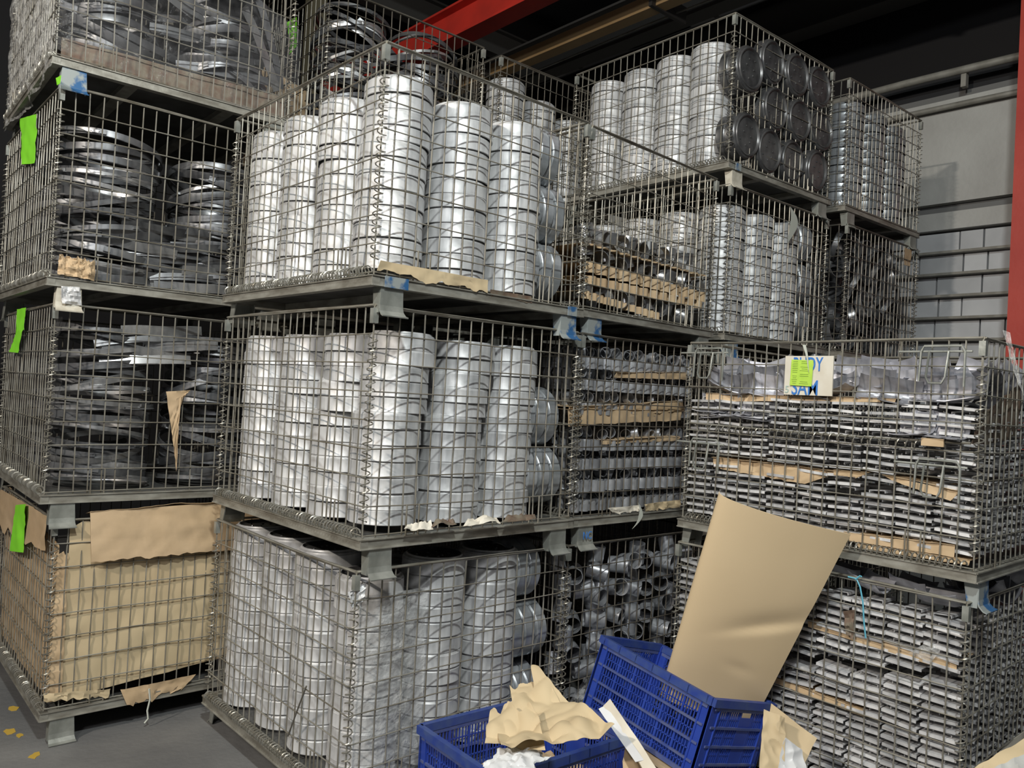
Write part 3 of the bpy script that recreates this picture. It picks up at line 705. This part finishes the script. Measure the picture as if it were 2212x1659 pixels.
def PX(plane, val, *pts):
    f = {'x': on_x, 'y': on_y, 'z': on_z}[plane]
    return [f(px, py, val) for px, py in pts]

# lime tags
def limetag(label, plane, val, pts, amp=.004, seed=1):
    return tag(sheet('paper_tag', PX(plane, val, *pts), M_GREEN, 8, 12, amp, 14, seed, .0006), label, 'tag')
limetag('lime green tag on the slatted side of the third left cage', 'x', .645, ((40, 256), (76, 246), (72, 352), (46, 355)))
limetag('small lime tag just under the wrapped cage corner', 'x', .64, ((119, 168), (131, 162), (129, 180), (122, 184)), .002)
tg = tag(sheet('paper_tag', PX('x', .672, (36, 668), (52, 664), (50, 712), (33, 716)), M_GREEN, 6, 8, .003, 14, 3, .0006), 'bent lime tag hanging on the second left cage', 'tag')
sheet('tag_tail', PX('x', .670, (33, 716), (50, 711), (36, 762), (18, 760)), M_GREEN, 6, 8, .003, 14, 4, .0006, parent=tg)
limetag('long lime tag on the brown flap of the lowest left cage', 'x', .705, ((32, 1091), (54, 1089), (46, 1194), (19, 1190)), .004, 6)
limetag('lime tag at the corner of the tangled upper cage', 'x', 1.795, ((620, 48), (639, 36), (636, 100), (624, 118)), .006, 8)

tag(sheet('card_liner', [W('G4', .02, 1.08, .02), W('G4', .60, 1.08, .02), W('G4', .60, 1.08, .55), W('G4', .02, 1.08, .72)], M_KRAFT, 20, 16, .012, 5, 9, .004), 'brown card liner at the rear of the tangled upper cage', 'card')
# the lowest left cage: brown liner, folded flaps
k = 'A1'
def WQ(k, *p): return [W(k, *q) for q in p]
tag(sheet('paper_liner', WQ(k, (.055, .014, .03), (.93, .014, .10), (.93, .014, .73), (.055, .014, .73)), M_KRAFTP, 40, 26, .007, 6, 11, jag=.03), 'smooth brown paper liner behind the wires of the lowest left cage', 'paper')
tag(sheet('bubble_liner', WQ(k, (.014, .02, .03), (.014, 1.1, .03), (.014, 1.1, .74), (.014, .02, .64)), M_CORR, 40, 26, .005, 8, 12, th=.004), 'pinkish cushioned liner on the side of the lowest left cage', 'liner')
tag(sheet('bubble_liner_edge', WQ(k, (.008, .010, .03), (.06, .010, .03), (.055, .010, .62), (.008, .010, .62)), M_CORR, 8, 30, .006, 16, 13, th=.004, jag=.05), 'torn liner edge wrapped round the corner of the lowest left cage', 'liner')
fl = tag(sheet('paper_flap', [W(k, .12, -.020, .775), W(k, .88, -.022, .79), W(k, .88, -.035, .575), W(k, .13, -.035, .575)], M_KRAFT, 44, 16, .008, 7, 14, jag=.06), 'wrinkled brown paper flap folded over the lowest left cage rim', 'paper')
sheet('folded_top', [W(k, .12, -.020, .775), W(k, .88, -.022, .79), W(k, .88, .05, .765), W(k, .12, .05, .755)], M_KRAFT, 30, 6, .005, 7, 15, parent=fl)
tag(sheet('paper_flap', PX('x', .715, (-30, 1040), (100, 1115), (93, 1190), (-30, 1128)), M_KRAFT, 24, 12, .006, 7, 16, jag=.25), 'torn brown card flap hanging over the cage side beside the lime tag', 'paper')
tag(sheet('paper_scrap', PX('y', 3.497, (262, 1492), (425, 1458), (395, 1490), (275, 1525)), M_KRAFT, 20, 8, .010, 10, 17, jag=.35), 'torn brown scrap hanging below the lowest left cage', 'paper')
tag(sheet('paper_scrap', PX('y', 3.50, (95, 1500), (240, 1490), (235, 1508), (95, 1516)), M_KRAFTP, 20, 6, .010, 16, 18, jag=.4), 'crumpled scraps along the bottom of the lowest left cage', 'paper')
st = MB().tube([on_y(px, py, 3.47) for px, py in ((322, 1488), (324, 1510), (318, 1535), (320, 1552), (312, 1562))], .004, 5)
tag(put('plastic_tie', st.mesh('plastic_tie', M_RIB, 60)), 'pale plastic tie dangling below the torn scrap', 'tie')

# film on the left stack
tag(sheet('stretch_film', WQ('A4', (-.02, -.02, -.05), (-.03, 1.12, -.06), (-.03, 1.12, .80), (-.02, -.02, .80)), M_FILMH, 50, 34, .016, 9, 21, 0), 'crumpled clear wrap over the side of the highest left cage', 'film')
tag(sheet('stretch_film', WQ('A4', (-.01, -.016, .02), (.98, -.016, -.02), (.98, -.016, .42), (-.01, -.016, .80)), M_FILM, 50, 34, .008, 8, 22, 0), 'thin clear wrap across the front of the highest left cage', 'film')
tag(sheet('stretch_film', WQ('A2', (.02, .03, .02), (.02, 1.10, .02), (.02, 1.10, .66), (.02, .03, .70)), M_FILM, 40, 30, .014, 9, 23, 0), 'wrinkled clear film inside the side of the second left cage', 'film')
tag(sheet('stretch_film', WQ('A3', (.02, .03, .02), (.02, 1.10, .02), (.02, 1.10, .40), (.02, .03, .42)), M_FILM, 40, 24, .012, 9, 24, 0), 'wrinkled clear film inside the side of the third left cage', 'film')
tag(sheet('brown_tray', WQ('A4', (.02, .03, .012), (.94, .03, .012), (.94, .035, .11), (.02, .035, .09)), M_RUST, 30, 6, .004, 9, 25, .003), 'grey-brown card lining along the bottom of the highest left cage', 'card')
tag(sheet('stretch_film', WQ('B1', (.012, .03, .02), (.012, 1.10, .02), (.012, 1.10, .60), (.012, .03, .66)), M_FILM, 50, 34, .009, 10, 26, 0), 'clear film over the drums at the side of the lowest centre cage', 'film')
tag(sheet('stretch_film', WQ('B1', (.02, .012, .02), (.30, .012, .02), (.285, .012, .66), (.02, .012, .66)), M_FILMH, 26, 36, .007, 10, 27, 0), 'clear film wrapped round the corner drum column of the lowest centre cage', 'film')
tag(sheet('film_tuft', PX('y', 2.235, (757, 1282), (795, 1258), (785, 1300), (765, 1322)), M_WHITEP, 10, 10, .012, 22, 28, .0006, jag=.4), 'white film tuft knotted at the lowest centre cage corner', 'film')
tag(sheet('stretch_film', PX('y', 2.19, (1235, 1520), (1262, 1462), (1300, 1490), (1262, 1535)), M_FILMH, 12, 12, .012, 14, 29, 0), 'crumpled clear bag bulging between the two blue crates', 'film')

# paper strips, ties, labels
tag(sheet('paper_strip', PX('y', 3.49, (360, 846), (412, 843), (388, 862), (382, 1018)), M_KRAFT, 5, 20, .006, 18, 31, jag=.05), 'torn brown paper strip hanging in the second left cage front', 'paper')
tag(sheet('cloth_wrap', PX('y', 3.48, (132, 618), (172, 620), (178, 660), (135, 655)), M_WHITEP, 14, 12, .012, 22, 32, .003), 'off-white rag bound round a foot of the left stack', 'rag')
tag(sheet('paper_scrap', PX('y', 2.19, (823, 562), (1055, 605), (1055, 632), (815, 585)), M_KRAFTP, 36, 5, .004, 14, 33, jag=.35), 'jagged tan paper strip along the bottom of the top centre cage', 'paper')
tag(sheet('paper_scrap', PX('y', 2.205, (1060, 625), (1150, 640), (1150, 655), (1060, 640)), M_RUST, 14, 4, .006, 14, 34, jag=.4), 'small darker torn strip beside the jagged tan one', 'paper')
for i, (x0, x1, yy) in enumerate(((870, 935, 1146), (930, 985, 1138), (1000, 1080, 1134), (1085, 1160, 1126))):
    z = 1.0
    tag(sheet('torn_wrapper', [on_y(x0, yy+4, 2.175), on_y(x1, yy, 2.175), on_y(x1-8, yy-14, 2.20), on_y(x0+8, yy-8, 2.20)], M_CREAM if i % 2 == 0 else M_RUST, 12, 6, .010, 14, 40+i, jag=.3), 'curled torn wrapper scrap on the middle centre cage rail, %s from the corner' % ORD[i], 'paper')
w = W('C2', 0, -.02, 0).y
tag(sheet('paper_scrap', PX('y', 2.225, (1315, 1098), (1385, 1092), (1382, 1104), (1330, 1110)), M_CREAM, 16, 6, .008, 16, 45, jag=.3), 'crumpled pale wrapper rolled on the rail of the tiered cage', 'paper')
tag(sheet('paper_scrap', PX('y', 2.225, (1395, 1090), (1470, 1080), (1470, 1096), (1398, 1106)), M_KRAFTP, 16, 6, .008, 16, 46, jag=.3), 'brownish wrapper roll at the right end of the tiered cage rail', 'paper')
tag(put('plastic_ribbon', MB().grid(lambda u, v: on_y(1378+10*math.sin(v*3)-14*v*v+(u-.5)*9*(1-abs(2*v-1)), 1085+58*v, 2.215-.01*v), 2, 12, .0008).mesh('plastic_ribbon', M_RIB, 50)), 'pale plastic ribbon tied on the rail of the tiered cage', 'ribbon')
tag(put('plastic_ribbon', MB().grid(lambda u, v: on_x(1737+4*math.sin(v*4)+14*v*v+(u-.5)*7*(1-v), 745+62*v, 2.775), 2, 12, .0008).mesh('plastic_ribbon', M_RIB, 50)), 'pale tie strip hanging over the lime slip on the sign', 'ribbon')
tag(put('twine', MB().tube([on_x(px, py, 2.775) for px, py in ((1832, 1246), (1850, 1250), (1858, 1268), (1864, 1300), (1866, 1340), (1870, 1378))], .003, 5).tube([on_x(px, py, 2.772) for px, py in ((1848, 1252), (1858, 1244), (1862, 1246))], .003, 5).mesh('twine', M_BLUETIE, 60)), 'light blue twine tied to the lower bracket cage rim', 'twine')

tag(put('steel_rod', MB().tube([on_x(px, py, 1.32) for px, py in ((662, 1482), (655, 1500), (640, 1540), (622, 1590))], .003, 6).mesh('steel_rod', M_WIRE_D, 60)), 'thin dark rod poking out slantwise from the lowest centre cage', 'rod')
tag(sheet('paper_scrap', [W('A3', .02, -.012, .01), W('A3', .15, -.012, .0), W('A3', .15, -.006, .075), W('A3', .02, -.006, .085)], M_KRAFT, 20, 12, .014, 22, 110, jag=.3), 'crumpled brown scrap at the front corner of the third left cage', 'paper')
tag(put('plastic_ribbon', MB().grid(lambda u, v: on_y(1708+8*math.sin(v*4)+(u-.5)*16*math.sin(PI*v), 447+78*v, 2.29), 2, 12, .0008).mesh('plastic_ribbon', M_RIB, 50)), 'pale ribbon hanging on the second-highest back cage front', 'ribbon')
# brown layers in the tiered cage
for i, (pts, m_, jg, lab) in enumerate((
        (((1232, 880), (1478, 868), (1478, 888), (1232, 905)), M_KRAFT, .15, 'upper thick brown paper layer of the tiered cage'),
        (((1229, 885), (1474, 888), (1472, 908), (1229, 920)), M_KRAFT, .08, 'lower thick brown paper layer of the tiered cage'),
        (((1335, 806), (1485, 806), (1485, 820), (1330, 816)), M_KRAFT, .1, 'uppermost thin brown layer of the tiered cage'),
        (((1300, 952), (1470, 944), (1468, 952), (1300, 960)), M_KRAFT, .1, 'thin brown layer below the thick ones in the tiered cage'))):
    a, b, c, d = PX('y', 2.262, *pts); bk = Vector((0, .25, 0))
    o = tag(sheet('paper_layer', (a, b, c, d), m_, 34, 4, .006, 12, 50+i, .002, jag=jg), lab, 'paper')
    sheet('sheet_top', (a, b, b+bk, a+bk), m_, 20, 4, .003, 12, 55+i, .001, parent=o)
# corrugated layers in the half-filled cage
def corr(label, z0, z1, h, x0, x1, seed):
    mb = MB()
    def fn(u, v):
        x = x0+(x1-x0)*u; yv = .02+.010*math.sin(u*75)
        return W('C3', x, yv+.004*nn((u*9, seed, 0)), z0+(z1-z0)*u+h*v+.004*nn((u*20, seed, 2)))
    mb.grid(fn, 150, 2, .002)
    o = tag(put('corrugated_layer', mb.mesh('corrugated_layer', M_CORR, 50)), label, 'card')
    t = MB().grid(lambda u, v: W('C3', x0+(x1-x0)*u, .02+.010*math.sin(u*75)+.4*v, z0+(z1-z0)*u+h), 150, 2, .002)
    put('sheet_top', t.mesh('sheet_top', M_CORR, 50), o)
corr('upper wavy tan card layer in the half-filled cage', .155, .135, .045, .01, .93, 1)
corr('middle wavy tan card layer in the half-filled cage', .105, .10, .035, .02, .90, 2)
corr('lowest wavy tan card layer in the half-filled cage', .045, .01, .030, .01, .55, 3)
corr('thin wavy card under the uppermost rings of the half-filled cage', .265, .26, .006, .01, .93, 4)

# layers in the bracket cages
def layer(label, pts, x, m_, seed, dep=.12, amp=.006, jag=.08, name='paper_layer'):
    a, b, c, d = [on_x(px, py, x) for px, py in pts]
    o = tag(sheet(name, (a, b, c, d), m_, 34, 5, amp, 10, seed, .002, jag=jag), label, 'paper')
    sheet('sheet_top', (a, b, b+Vector((dep, 0, 0)), a+Vector((dep, 0, 0))), m_, 20, 3, .002, 10, seed+1, .001, parent=o)
XF = 2.816
layer('long flat card sheet under the loose plates of the signed cage', ((1525, 850), (1935, 862), (1932, 869), (1525, 866)), XF, M_KRAFT, 61, .4, .003)
layer('thick wrinkled brown roll across the left of the signed cage', ((1536, 988), (1810, 1020), (1735, 1046), (1540, 1010)), XF-.01, M_KRAFT, 63, .2, .010)
layer('thin brown tongue right of the wrinkled roll in the signed cage', ((1800, 1016), (1875, 1022), (1850, 1032), (1800, 1026)), XF-.01, M_KRAFT, 65, .2, .004, .2)
layer('slanting brown wedge near the lower right latch of the signed cage', ((1905, 1026), (2072, 1062), (2052, 1082), (1925, 1038)), XF-.01, M_KRAFT, 67, .2, .006)
layer('brown roll along the bottom right of the signed cage', ((1822, 1150), (2062, 1180), (2060, 1204), (1822, 1166)), XF-.01, M_KRAFT, 69, .1, .004, .03)
layer('second brown roll edge under the bottom one in the signed cage', ((1845, 1172), (2095, 1212), (2092, 1222), (1855, 1184)), XF-.005, M_KRAFT, 71, .1, .003, .1)
layer('tan board layer through the upper part of the lower bracket cage', ((1745, 1342), (2065, 1432), (2065, 1454), (1745, 1354)), XF-.01, M_CORR, 73, .2, .003, .03)
layer('tan board layer through the middle of the lower bracket cage', ((1668, 1462), (1870, 1540), (1868, 1550), (1668, 1474)), XF-.01, M_CORR, 75, .2, .004, .1)
tag(sheet('wrapper', PX('x', XF-.03, (1822, 1320), (1845, 1318), (1840, 1380), (1826, 1372)), M_RUST, 8, 10, .008, 18, 77, jag=.2), 'brown torn wrapper hanging in the lower bracket cage', 'paper')
tag(sheet('wrapper', PX('x', XF-.03, (1960, 1412), (2000, 1388), (2030, 1405), (2010, 1432)), M_FILMH, 8, 8, .012, 18, 78, th=0), 'clear plastic scrap on the tan board of the lower bracket cage', 'film')
tag(sheet('stretch_film', PX('x', 2.79, (2165, 712), (2180, 718), (2212, 860), (2188, 800)), M_FILMH, 6, 18, .008, 18, 79, 0), 'strip of clear film trailing over the signed cage corner', 'film')
tag(sheet('paper_layer', [W('F2', .03, -.002, .50), W('F2', .45, -.002, .62), W('F2', .40, .01, .43), W('F2', .02, .01, .38)], M_RUST, 20, 12, .01, 9, 80), 'dark brown paper bulging at the corner of the signed cage', 'paper')
tag(sheet('paper_layer', [W('F1', .03, -.004, .10), W('F1', .90, -.004, .17), W('F1', .90, -.004, .23), W('F1', .03, -.004, .16)], M_CREAM, 40, 4, .004, 12, 81), 'pale paper strip low on the right side of the lower bracket cage', 'paper')
# scrap on the back cage rail
tag(sheet('paper_scrap', PX('y', 2.30, (1650, 376), (1768, 425), (1762, 436), (1650, 384)), M_CREAM, 26, 5, .012, 14, 82, jag=.4), 'torn pale paper fringe on the highest back cage rail', 'paper')
tag(sheet('paper_scrap', PX('y', 2.24, (1955, 535), (1970, 540), (1968, 575), (1956, 572)), M_KRAFT, 6, 8, .004, 14, 83), 'small brown scrap near the wall edge of the farthest right cage', 'paper')

# the cream sign and its slip, hung on the signed cage
sx = 2.785
a, b, c, d = PX('x', sx, (1697, 769), (1801, 769), (1797, 853), (1692, 852))
ey = (b-a).normalized(); ez = Vector((0, 0, 1)); wS = (b-a).length; hS = (a-d).length
Ms = Matrix((( 0, 0, -1, a.x), (-1, 0, 0, a.y), (0, 1, 0, d.z), (0, 0, 0, 1)))   # local x to the reader's right, y up, z to the reader
sg = put('sign_board', MB().box((wS/2, hS/2, -.003), (wS, hS, .006)).mesh('sign_board', M_CREAM)); sg.matrix_world = Ms
tag(sg, 'cream sign board with blue capitals wired to the bracket cage', 'sign')
def text(body, x, y, size, sxx, m_, parent, z=.0012, off=.0):
    cu = bpy.data.curves.new('lettering', 'FONT'); cu.body = body; cu.size = size; cu.extrude = .0008; cu.offset = off
    to = bpy.data.objects.new('tmp', cu); COL.objects.link(to)
    bpy.context.view_layer.update()
    me = bpy.data.meshes.new_from_object(to.evaluated_get(bpy.context.evaluated_depsgraph_get())); bpy.data.objects.remove(to)
    me.materials.clear(); me.materials.append(m_)
    for v in me.vertices: v.co.x = v.co.x*sxx+x; v.co.y += y; v.co.z += z
    return put('lettering', me, parent)
text('BUDY', wS*.17, hS*.62, hS*.50, .62, M_LETTER, sg, off=.0005)
text('SAM', wS*.16, hS*.012, hS*.54, .72, M_LETTER, sg, off=.0005)
text('5', wS*.02, hS*.05, hS*.26, .95, M_LETTERF, sg, off=.0004)
sp = put('label_slip', MB().box((0, 0, 0), (wS*.46, hS*.66, .0008)).mesh('label_slip', M_LIME))
sp.matrix_world = Ms @ Matrix.Translation((wS*.375, hS*.565, .006)) @ Matrix.Rotation(-.03, 4, 'Z'); tag(sp, 'yellow-green printed slip stuck over the cream sign', 'slip')
ink = MB()
for r in range(13):
    yy = hS*(.29-.047*r)
    for (x0, x1) in ((-.20, -.08), (-.04, .16)):
        if R_.random() < .85: ink.box((wS*(x0+x1)/2, yy, .0007), (wS*(x1-x0)*R_.uniform(.6, 1), hS*.010, .0004))
tag(put('print_lines', ink.mesh('print_lines', M_INK), sp), kind='stuff')
# painted letters on a foot of the tiered cage
f_ = text('NC', 0, 0, .045, .8, M_LETTER, None); f_.matrix_world = Matrix.Translation(W('C2', .04, -.020, -.088)) @ Matrix.Rotation(PI/2, 4, 'X')
f_.parent = CAGE['C2']; f_.matrix_parent_inverse = CAGE['C2'].matrix_world.inverted() if False else (Matrix.Translation(CAGE['C2'].location) @ Matrix.Rotation(YA('C2'), 4, 'Z')).inverted()

# ------------------------------------------------------------------ blue crates
def crate(name, M, L, S, H, label, handle=True):
    """local: x along the short side, y along the long side, z up, corner at the origin"""
    root = bpy.data.objects.new(name, None); COL.objects.link(root); root.matrix_world = M; tag(root, label, 'crate')
    t = .004
    def ribs(Ls):
        m = MB()
        for zz, hh, dd in ((H-.028, .012, .012), (H*.66, .008, .010), (H*.42, .008, .010), (H*.19, .008, .010), (.008, .016, .010)):
            m.box((Ls/2, dd/2-.0075, zz), (Ls-.03, dd, hh))
        return m
    def side(Ls, hd):
        m = MB(); nb = max(3, round(Ls/.095))
        for i in range(nb+1):
            u = .035+(Ls-.07)*i/nb; m.box((u, .001, H/2), (.009, .006, H-.02))
        cell = (Ls-.07)/nb; bands = [(.016, H*.19), (H*.19, H*.42), (H*.42, H*.66), (H*.66, H-.034)]
        for i in range(nb):
            mid = hd and i == nb//2
            if mid:
                m.box((.035+cell*(i+.5), .001, H*.5), (cell, .005, H*.60)); continue
            for (z0, z1) in bands:
                nsl = 6
                for q in range(1, nsl):
                    u = .035+cell*i+cell*q/nsl
                    m.box((u, .001, (z0+z1)/2), (.0042, .004, z1-z0))
                m.box((.035+cell*(i+.5), .001, (z0+z1)/2), (cell, .004, .004))
        return m
    for (Ls, Mr) in ((S, Matrix()), (S, Matrix.Translation((S, L, 0)) @ Matrix.Rotation(PI, 4, 'Z')), (L, Matrix.Translation((0, L, 0)) @ Matrix.Rotation(-PI/2, 4, 'Z')), (L, Matrix.Translation((S, 0, 0)) @ Matrix.Rotation(PI/2, 4, 'Z'))):
        put('side_rib', ribs(Ls).mesh('side_rib', M_CRATERIB), root, M=Mr)
    fr = side(S, True).mesh('side_panel', M_CRATE); lo = side(L, False).mesh('side_panel', M_CRATE)
    put('side_panel', fr, root); put('side_panel', fr, root, M=Matrix.Translation((S, L, 0)) @ Matrix.Rotation(PI, 4, 'Z'))
    put('side_panel', lo, root, M=Matrix.Translation((0, L, 0)) @ Matrix.Rotation(-PI/2, 4, 'Z'))
    put('side_panel', lo, root, M=Matrix.Translation((S, 0, 0)) @ Matrix.Rotation(PI/2, 4, 'Z'))
    cp_ = MB(); w = .040
    cp_.box((w/2, 0, H/2), (w, .006, H)); cp_.box((0, w/2, H/2), (.006, w, H)); cp_.box((.004, .004, H/2), (.014, .014, H)); cp_.box((w, -.003, H/2), (.006, .010, H)); cp_.box((-.003, w, H/2), (.010, .006, H))
    cpm = cp_.mesh('corner_post', M_CRATE)
    for (x, y, rz) in ((0, 0, 0), (S, 0, PI/2), (S, L, PI), (0, L, -PI/2)): put('corner_post', cpm, root, (x, y, 0), (0, 0, rz))
    rm = MB(); o_ = .008
    for (c, d) in (((S/2, -o_/2, H-.006), (S+2*o_, .020, .028)), ((S/2, L+o_/2, H-.006), (S+2*o_, .020, .028)), ((-o_/2, L/2, H-.006), (.020, L, .028)), ((S+o_/2, L/2, H-.006), (.020, L, .028))):
        rm.box(c, d)
    for i in range(7):
        rm.box((-o_-.003, .02+(L-.04)*i/6, H-.006), (.006, .005, .030)); rm.box((S+o_+.003, .02+(L-.04)*i/6, H-.006), (.006, .005, .030))
    put('rim', rm.mesh('rim', M_CRATER), root)
    bs = MB().box((S/2, L/2, .006), (S, L, .004))
    for i in range(1, 8): bs.box((S/2, L*i/8, .001), (S, .006, .008))
    put('base', bs.mesh('base', M_CRATE), root)
    return root
C1M = Matrix.Translation((1.625, 2.215, .01)) @ Matrix.Rotation(math.radians(-90-7), 4, 'Z')
crate('plastic_crate', Matrix.Translation((2.185, 2.20, .005)) @ Matrix.Rotation(math.radians(87), 4, 'Z') @ Matrix.Translation((-.425, 0, 0)), .57, .425, .31, 'blue slotted crate full of crumpled brown paper on the floor')
CS = .92
def c2m():
    a, b, c = (math.radians(v) for v in (-3.64, 6.66, 14.05))
    Rm = Matrix.Rotation(a, 4, 'Z') @ Matrix.Rotation(b, 4, 'X') @ Matrix.Rotation(c, 4, 'Y')
    p = Vector((2.5157, 1.7609, .0763)); p = EYE+(p-EYE)*CS
    return Matrix.Translation(p) @ Rm
C2M = c2m()
crate('plastic_crate', C2M, .60*CS, .40*CS, .30*CS, 'tilted blue slotted crate holding the large tan card sheet')
# card pile the tilted crate rests on
for i, (dz, s_) in enumerate(((-.012, 1.0), (-.030, .96), (-.048, 1.02))):
    mb = MB().box((.19*CS+.01*i, .28, dz), (.42*s_, .54, .014))
    for x in range(8): mb.box((.02+.05*x, .28, dz-.0085), (.012, .53, .003))
    o = put('folded_carton', mb.mesh('folded_carton', M_CORR)); o.matrix_world = C2M
    tag(o, 'flattened brown carton under the tilted blue crate, %s down' % ORD[i], 'carton', 'flattened cartons under the tilted crate')
# large curved tan card sheet standing in the tilted crate
def card():
    mb = MB()
    def fn(u, v):
        # u round the curl from the free right edge, v up the sheet
        th = math.radians(-98+u*118)            # angle round the curl, free edge at u=1
        rr = .262+.075*v
        base = at_depth(1568, 1529, 3.06); top = at_depth(1752, 1113, 2.78)
        ax = (top-base).normalized(); side = (RT - ax*RT.dot(ax)).normalized(); tow = ax.cross(side)
        if tow.dot(FW) > 0: tow = -tow
        c = base.lerp(top, v)
        p = c+side*(rr*math.sin(th))+tow*(rr*.24*math.cos(th))
        # creased dent on the lower half, near the free edge
        q = (u-.80)*.38; w = (v-.50)*.55-(u-.8)*.16
        k = math.exp(-(q/.085)**2); p -= tow*(.011*k*math.exp(-(max(w, 0)/.035)**2-(min(w, 0)/.012)**2))
        q = (u-.74)*.38; w = (v-.27)*.55+(u-.74)*.05
        p -= tow*(.003*math.exp(-(q/.035)**2-(w/.014)**2))
        rag = .003*nn((0, v*60, 0)) if u > .99 else 0
        return p+side*rag+tow*.002*nn((u*4, v*3, 1))
    mb.grid(fn, 70, 60, .0022)
    return mb.mesh('card_sheet', M_BOARD, 50)
tag(put('card_sheet', card()), 'large curled tan card sheet with a dent standing in the tilted crate', 'card')

# crumpled paper in the front crate
def crumple(name, centre, rx, ry, rz, m_, seed, label, cat='paper', n=30, rot=0, jag=.3, amp=.35):
    mb = MB()
    def fn(u, v):
        x, y = (u-.5)*2, (v-.5)*2
        ed = 1+jag*nn((x*2, y*2, seed), 1.6)
        h = (1-.55*(x*x+y*y)*.6)+amp*abs(nn((x, y, seed), 2.1))*2+amp*.6*nn((x, y, seed+9), 5)
        X, Y = x*rx*ed, y*ry*ed; c, s = math.cos(rot), math.sin(rot)
        return (centre[0]+X*c-Y*s, centre[1]+X*s+Y*c, centre[2]+h*rz)
    mb.grid(fn, n, n, .001)
    return tag(put(name, mb.mesh(name, m_, 28)), label, cat)
tag(sheet('crumpled_paper', [at_depth(1085, 1640, 2.02), at_depth(1330, 1588, 2.10), at_depth(1170, 1478, 2.42), at_depth(1068, 1560, 2.26)], M_KRAFTP, 70, 60, .034, 3.2, 91, .001, jag=.16, jf=2, jh=.05), 'large crumpled tan paper sheet rising out of the front crate', 'paper')
tag(sheet('crumpled_paper', [at_depth(1115, 1560, 2.30), at_depth(1215, 1535, 2.30), at_depth(1185, 1480, 2.42), at_depth(1105, 1495, 2.42)], M_KRAFTP, 50, 44, .030, 3.6, 92, .001, jag=.5, jf=1.6, jh=.05), 'torn upright tan paper peak at the back of the front crate', 'paper')
tag(sheet('crumpled_paper', [at_depth(1055, 1625, 2.12), at_depth(1180, 1625, 2.05), at_depth(1165, 1545, 2.18), at_depth(1065, 1545, 2.26)], M_KRAFTP, 50, 44, .030, 3.6, 93, .001, jag=.4, jf=1.8, jh=.08), 'folded tan paper with a ragged left edge in the front crate', 'paper')
crumple('white_bag', tuple(at_depth(1110, 1665, 2.02)), .085, .06, .03, M_WHITEP, 5, 'crumpled white plastic bag at the front of the front crate', 'bag', 24, .4)
crumple('crumpled_paper', (1.90, 2.0, .10), .22, .16, .07, M_KRAFT, 7, 'brown paper filling the bottom of the front crate', 'paper', 26, .2, jag=.15)
# papers between and beside the crates
wp = tag(sheet('folded_paper', [at_depth(1298, 1522, 2.28), at_depth(1312, 1506, 2.28), at_depth(1428, 1675, 2.05), at_depth(1398, 1675, 2.06)], M_CREAM, 30, 10, .008, 4, 95, .0015), 'long folded white paper wedged between the two blue crates', 'paper')
sheet('lower_fold', [at_depth(1292, 1530, 2.285), at_depth(1308, 1522, 2.285), at_depth(1390, 1640, 2.10), at_depth(1372, 1645, 2.10)], M_WHITEP, 30, 8, .006, 4, 96, .0015, parent=wp)
tag(sheet('paper_scrap', [at_depth(1358, 1600, 2.2), at_depth(1400, 1640, 2.2), at_depth(1420, 1720, 2.1), at_depth(1350, 1700, 2.1)], M_KRAFT, 14, 10, .010, 9, 97), 'brown paper on the floor between the crates', 'paper')
tag(sheet('yellow_folder', [at_depth(1668, 1520, 2.62), at_depth(1766, 1595, 2.62), at_depth(1715, 1700, 2.52), at_depth(1640, 1700, 2.52)], M_BOARD, 16, 16, .004, 6, 98, .003), 'yellowish card folder leaning beside the tilted crate', 'folder')
tag(sheet('crumpled_paper', [at_depth(1655, 1530, 2.56), at_depth(1698, 1550, 2.55), at_depth(1700, 1680, 2.46), at_depth(1640, 1680, 2.46)], M_KRAFTP, 36, 50, .022, 5, 99, .001), 'creased yellowish paper strip tight against the tilted crate', 'paper')
tag(sheet('white_bag', [at_depth(1700, 1592, 2.52), at_depth(1738, 1620, 2.52), at_depth(1760, 1700, 2.44), at_depth(1680, 1700, 2.44)], M_WHITEP, 44, 44, .020, 5, 100, .001, jag=.15), 'white plastic bag at the foot of the yellow folder', 'bag')
# card at the lower right
tag(sheet('crumpled_paper', [at_depth(2040, 1680, 2.25), at_depth(2240, 1575, 2.30), at_depth(2250, 1720, 2.15), at_depth(2040, 1740, 2.15)], M_KRAFTP, 20, 12, .010, 9, 101, .003, jag=.05), 'tan torn card edge at the lower right in front of the cage', 'card')
tag(sheet('grey_bag', [at_depth(2140, 1660, 2.20), at_depth(2240, 1612, 2.22), at_depth(2250, 1720, 2.1), at_depth(2140, 1720, 2.1)], M_WALL, 14, 12, .012, 12, 102, .002), 'crumpled grey bag on the tan card at the lower right', 'bag')
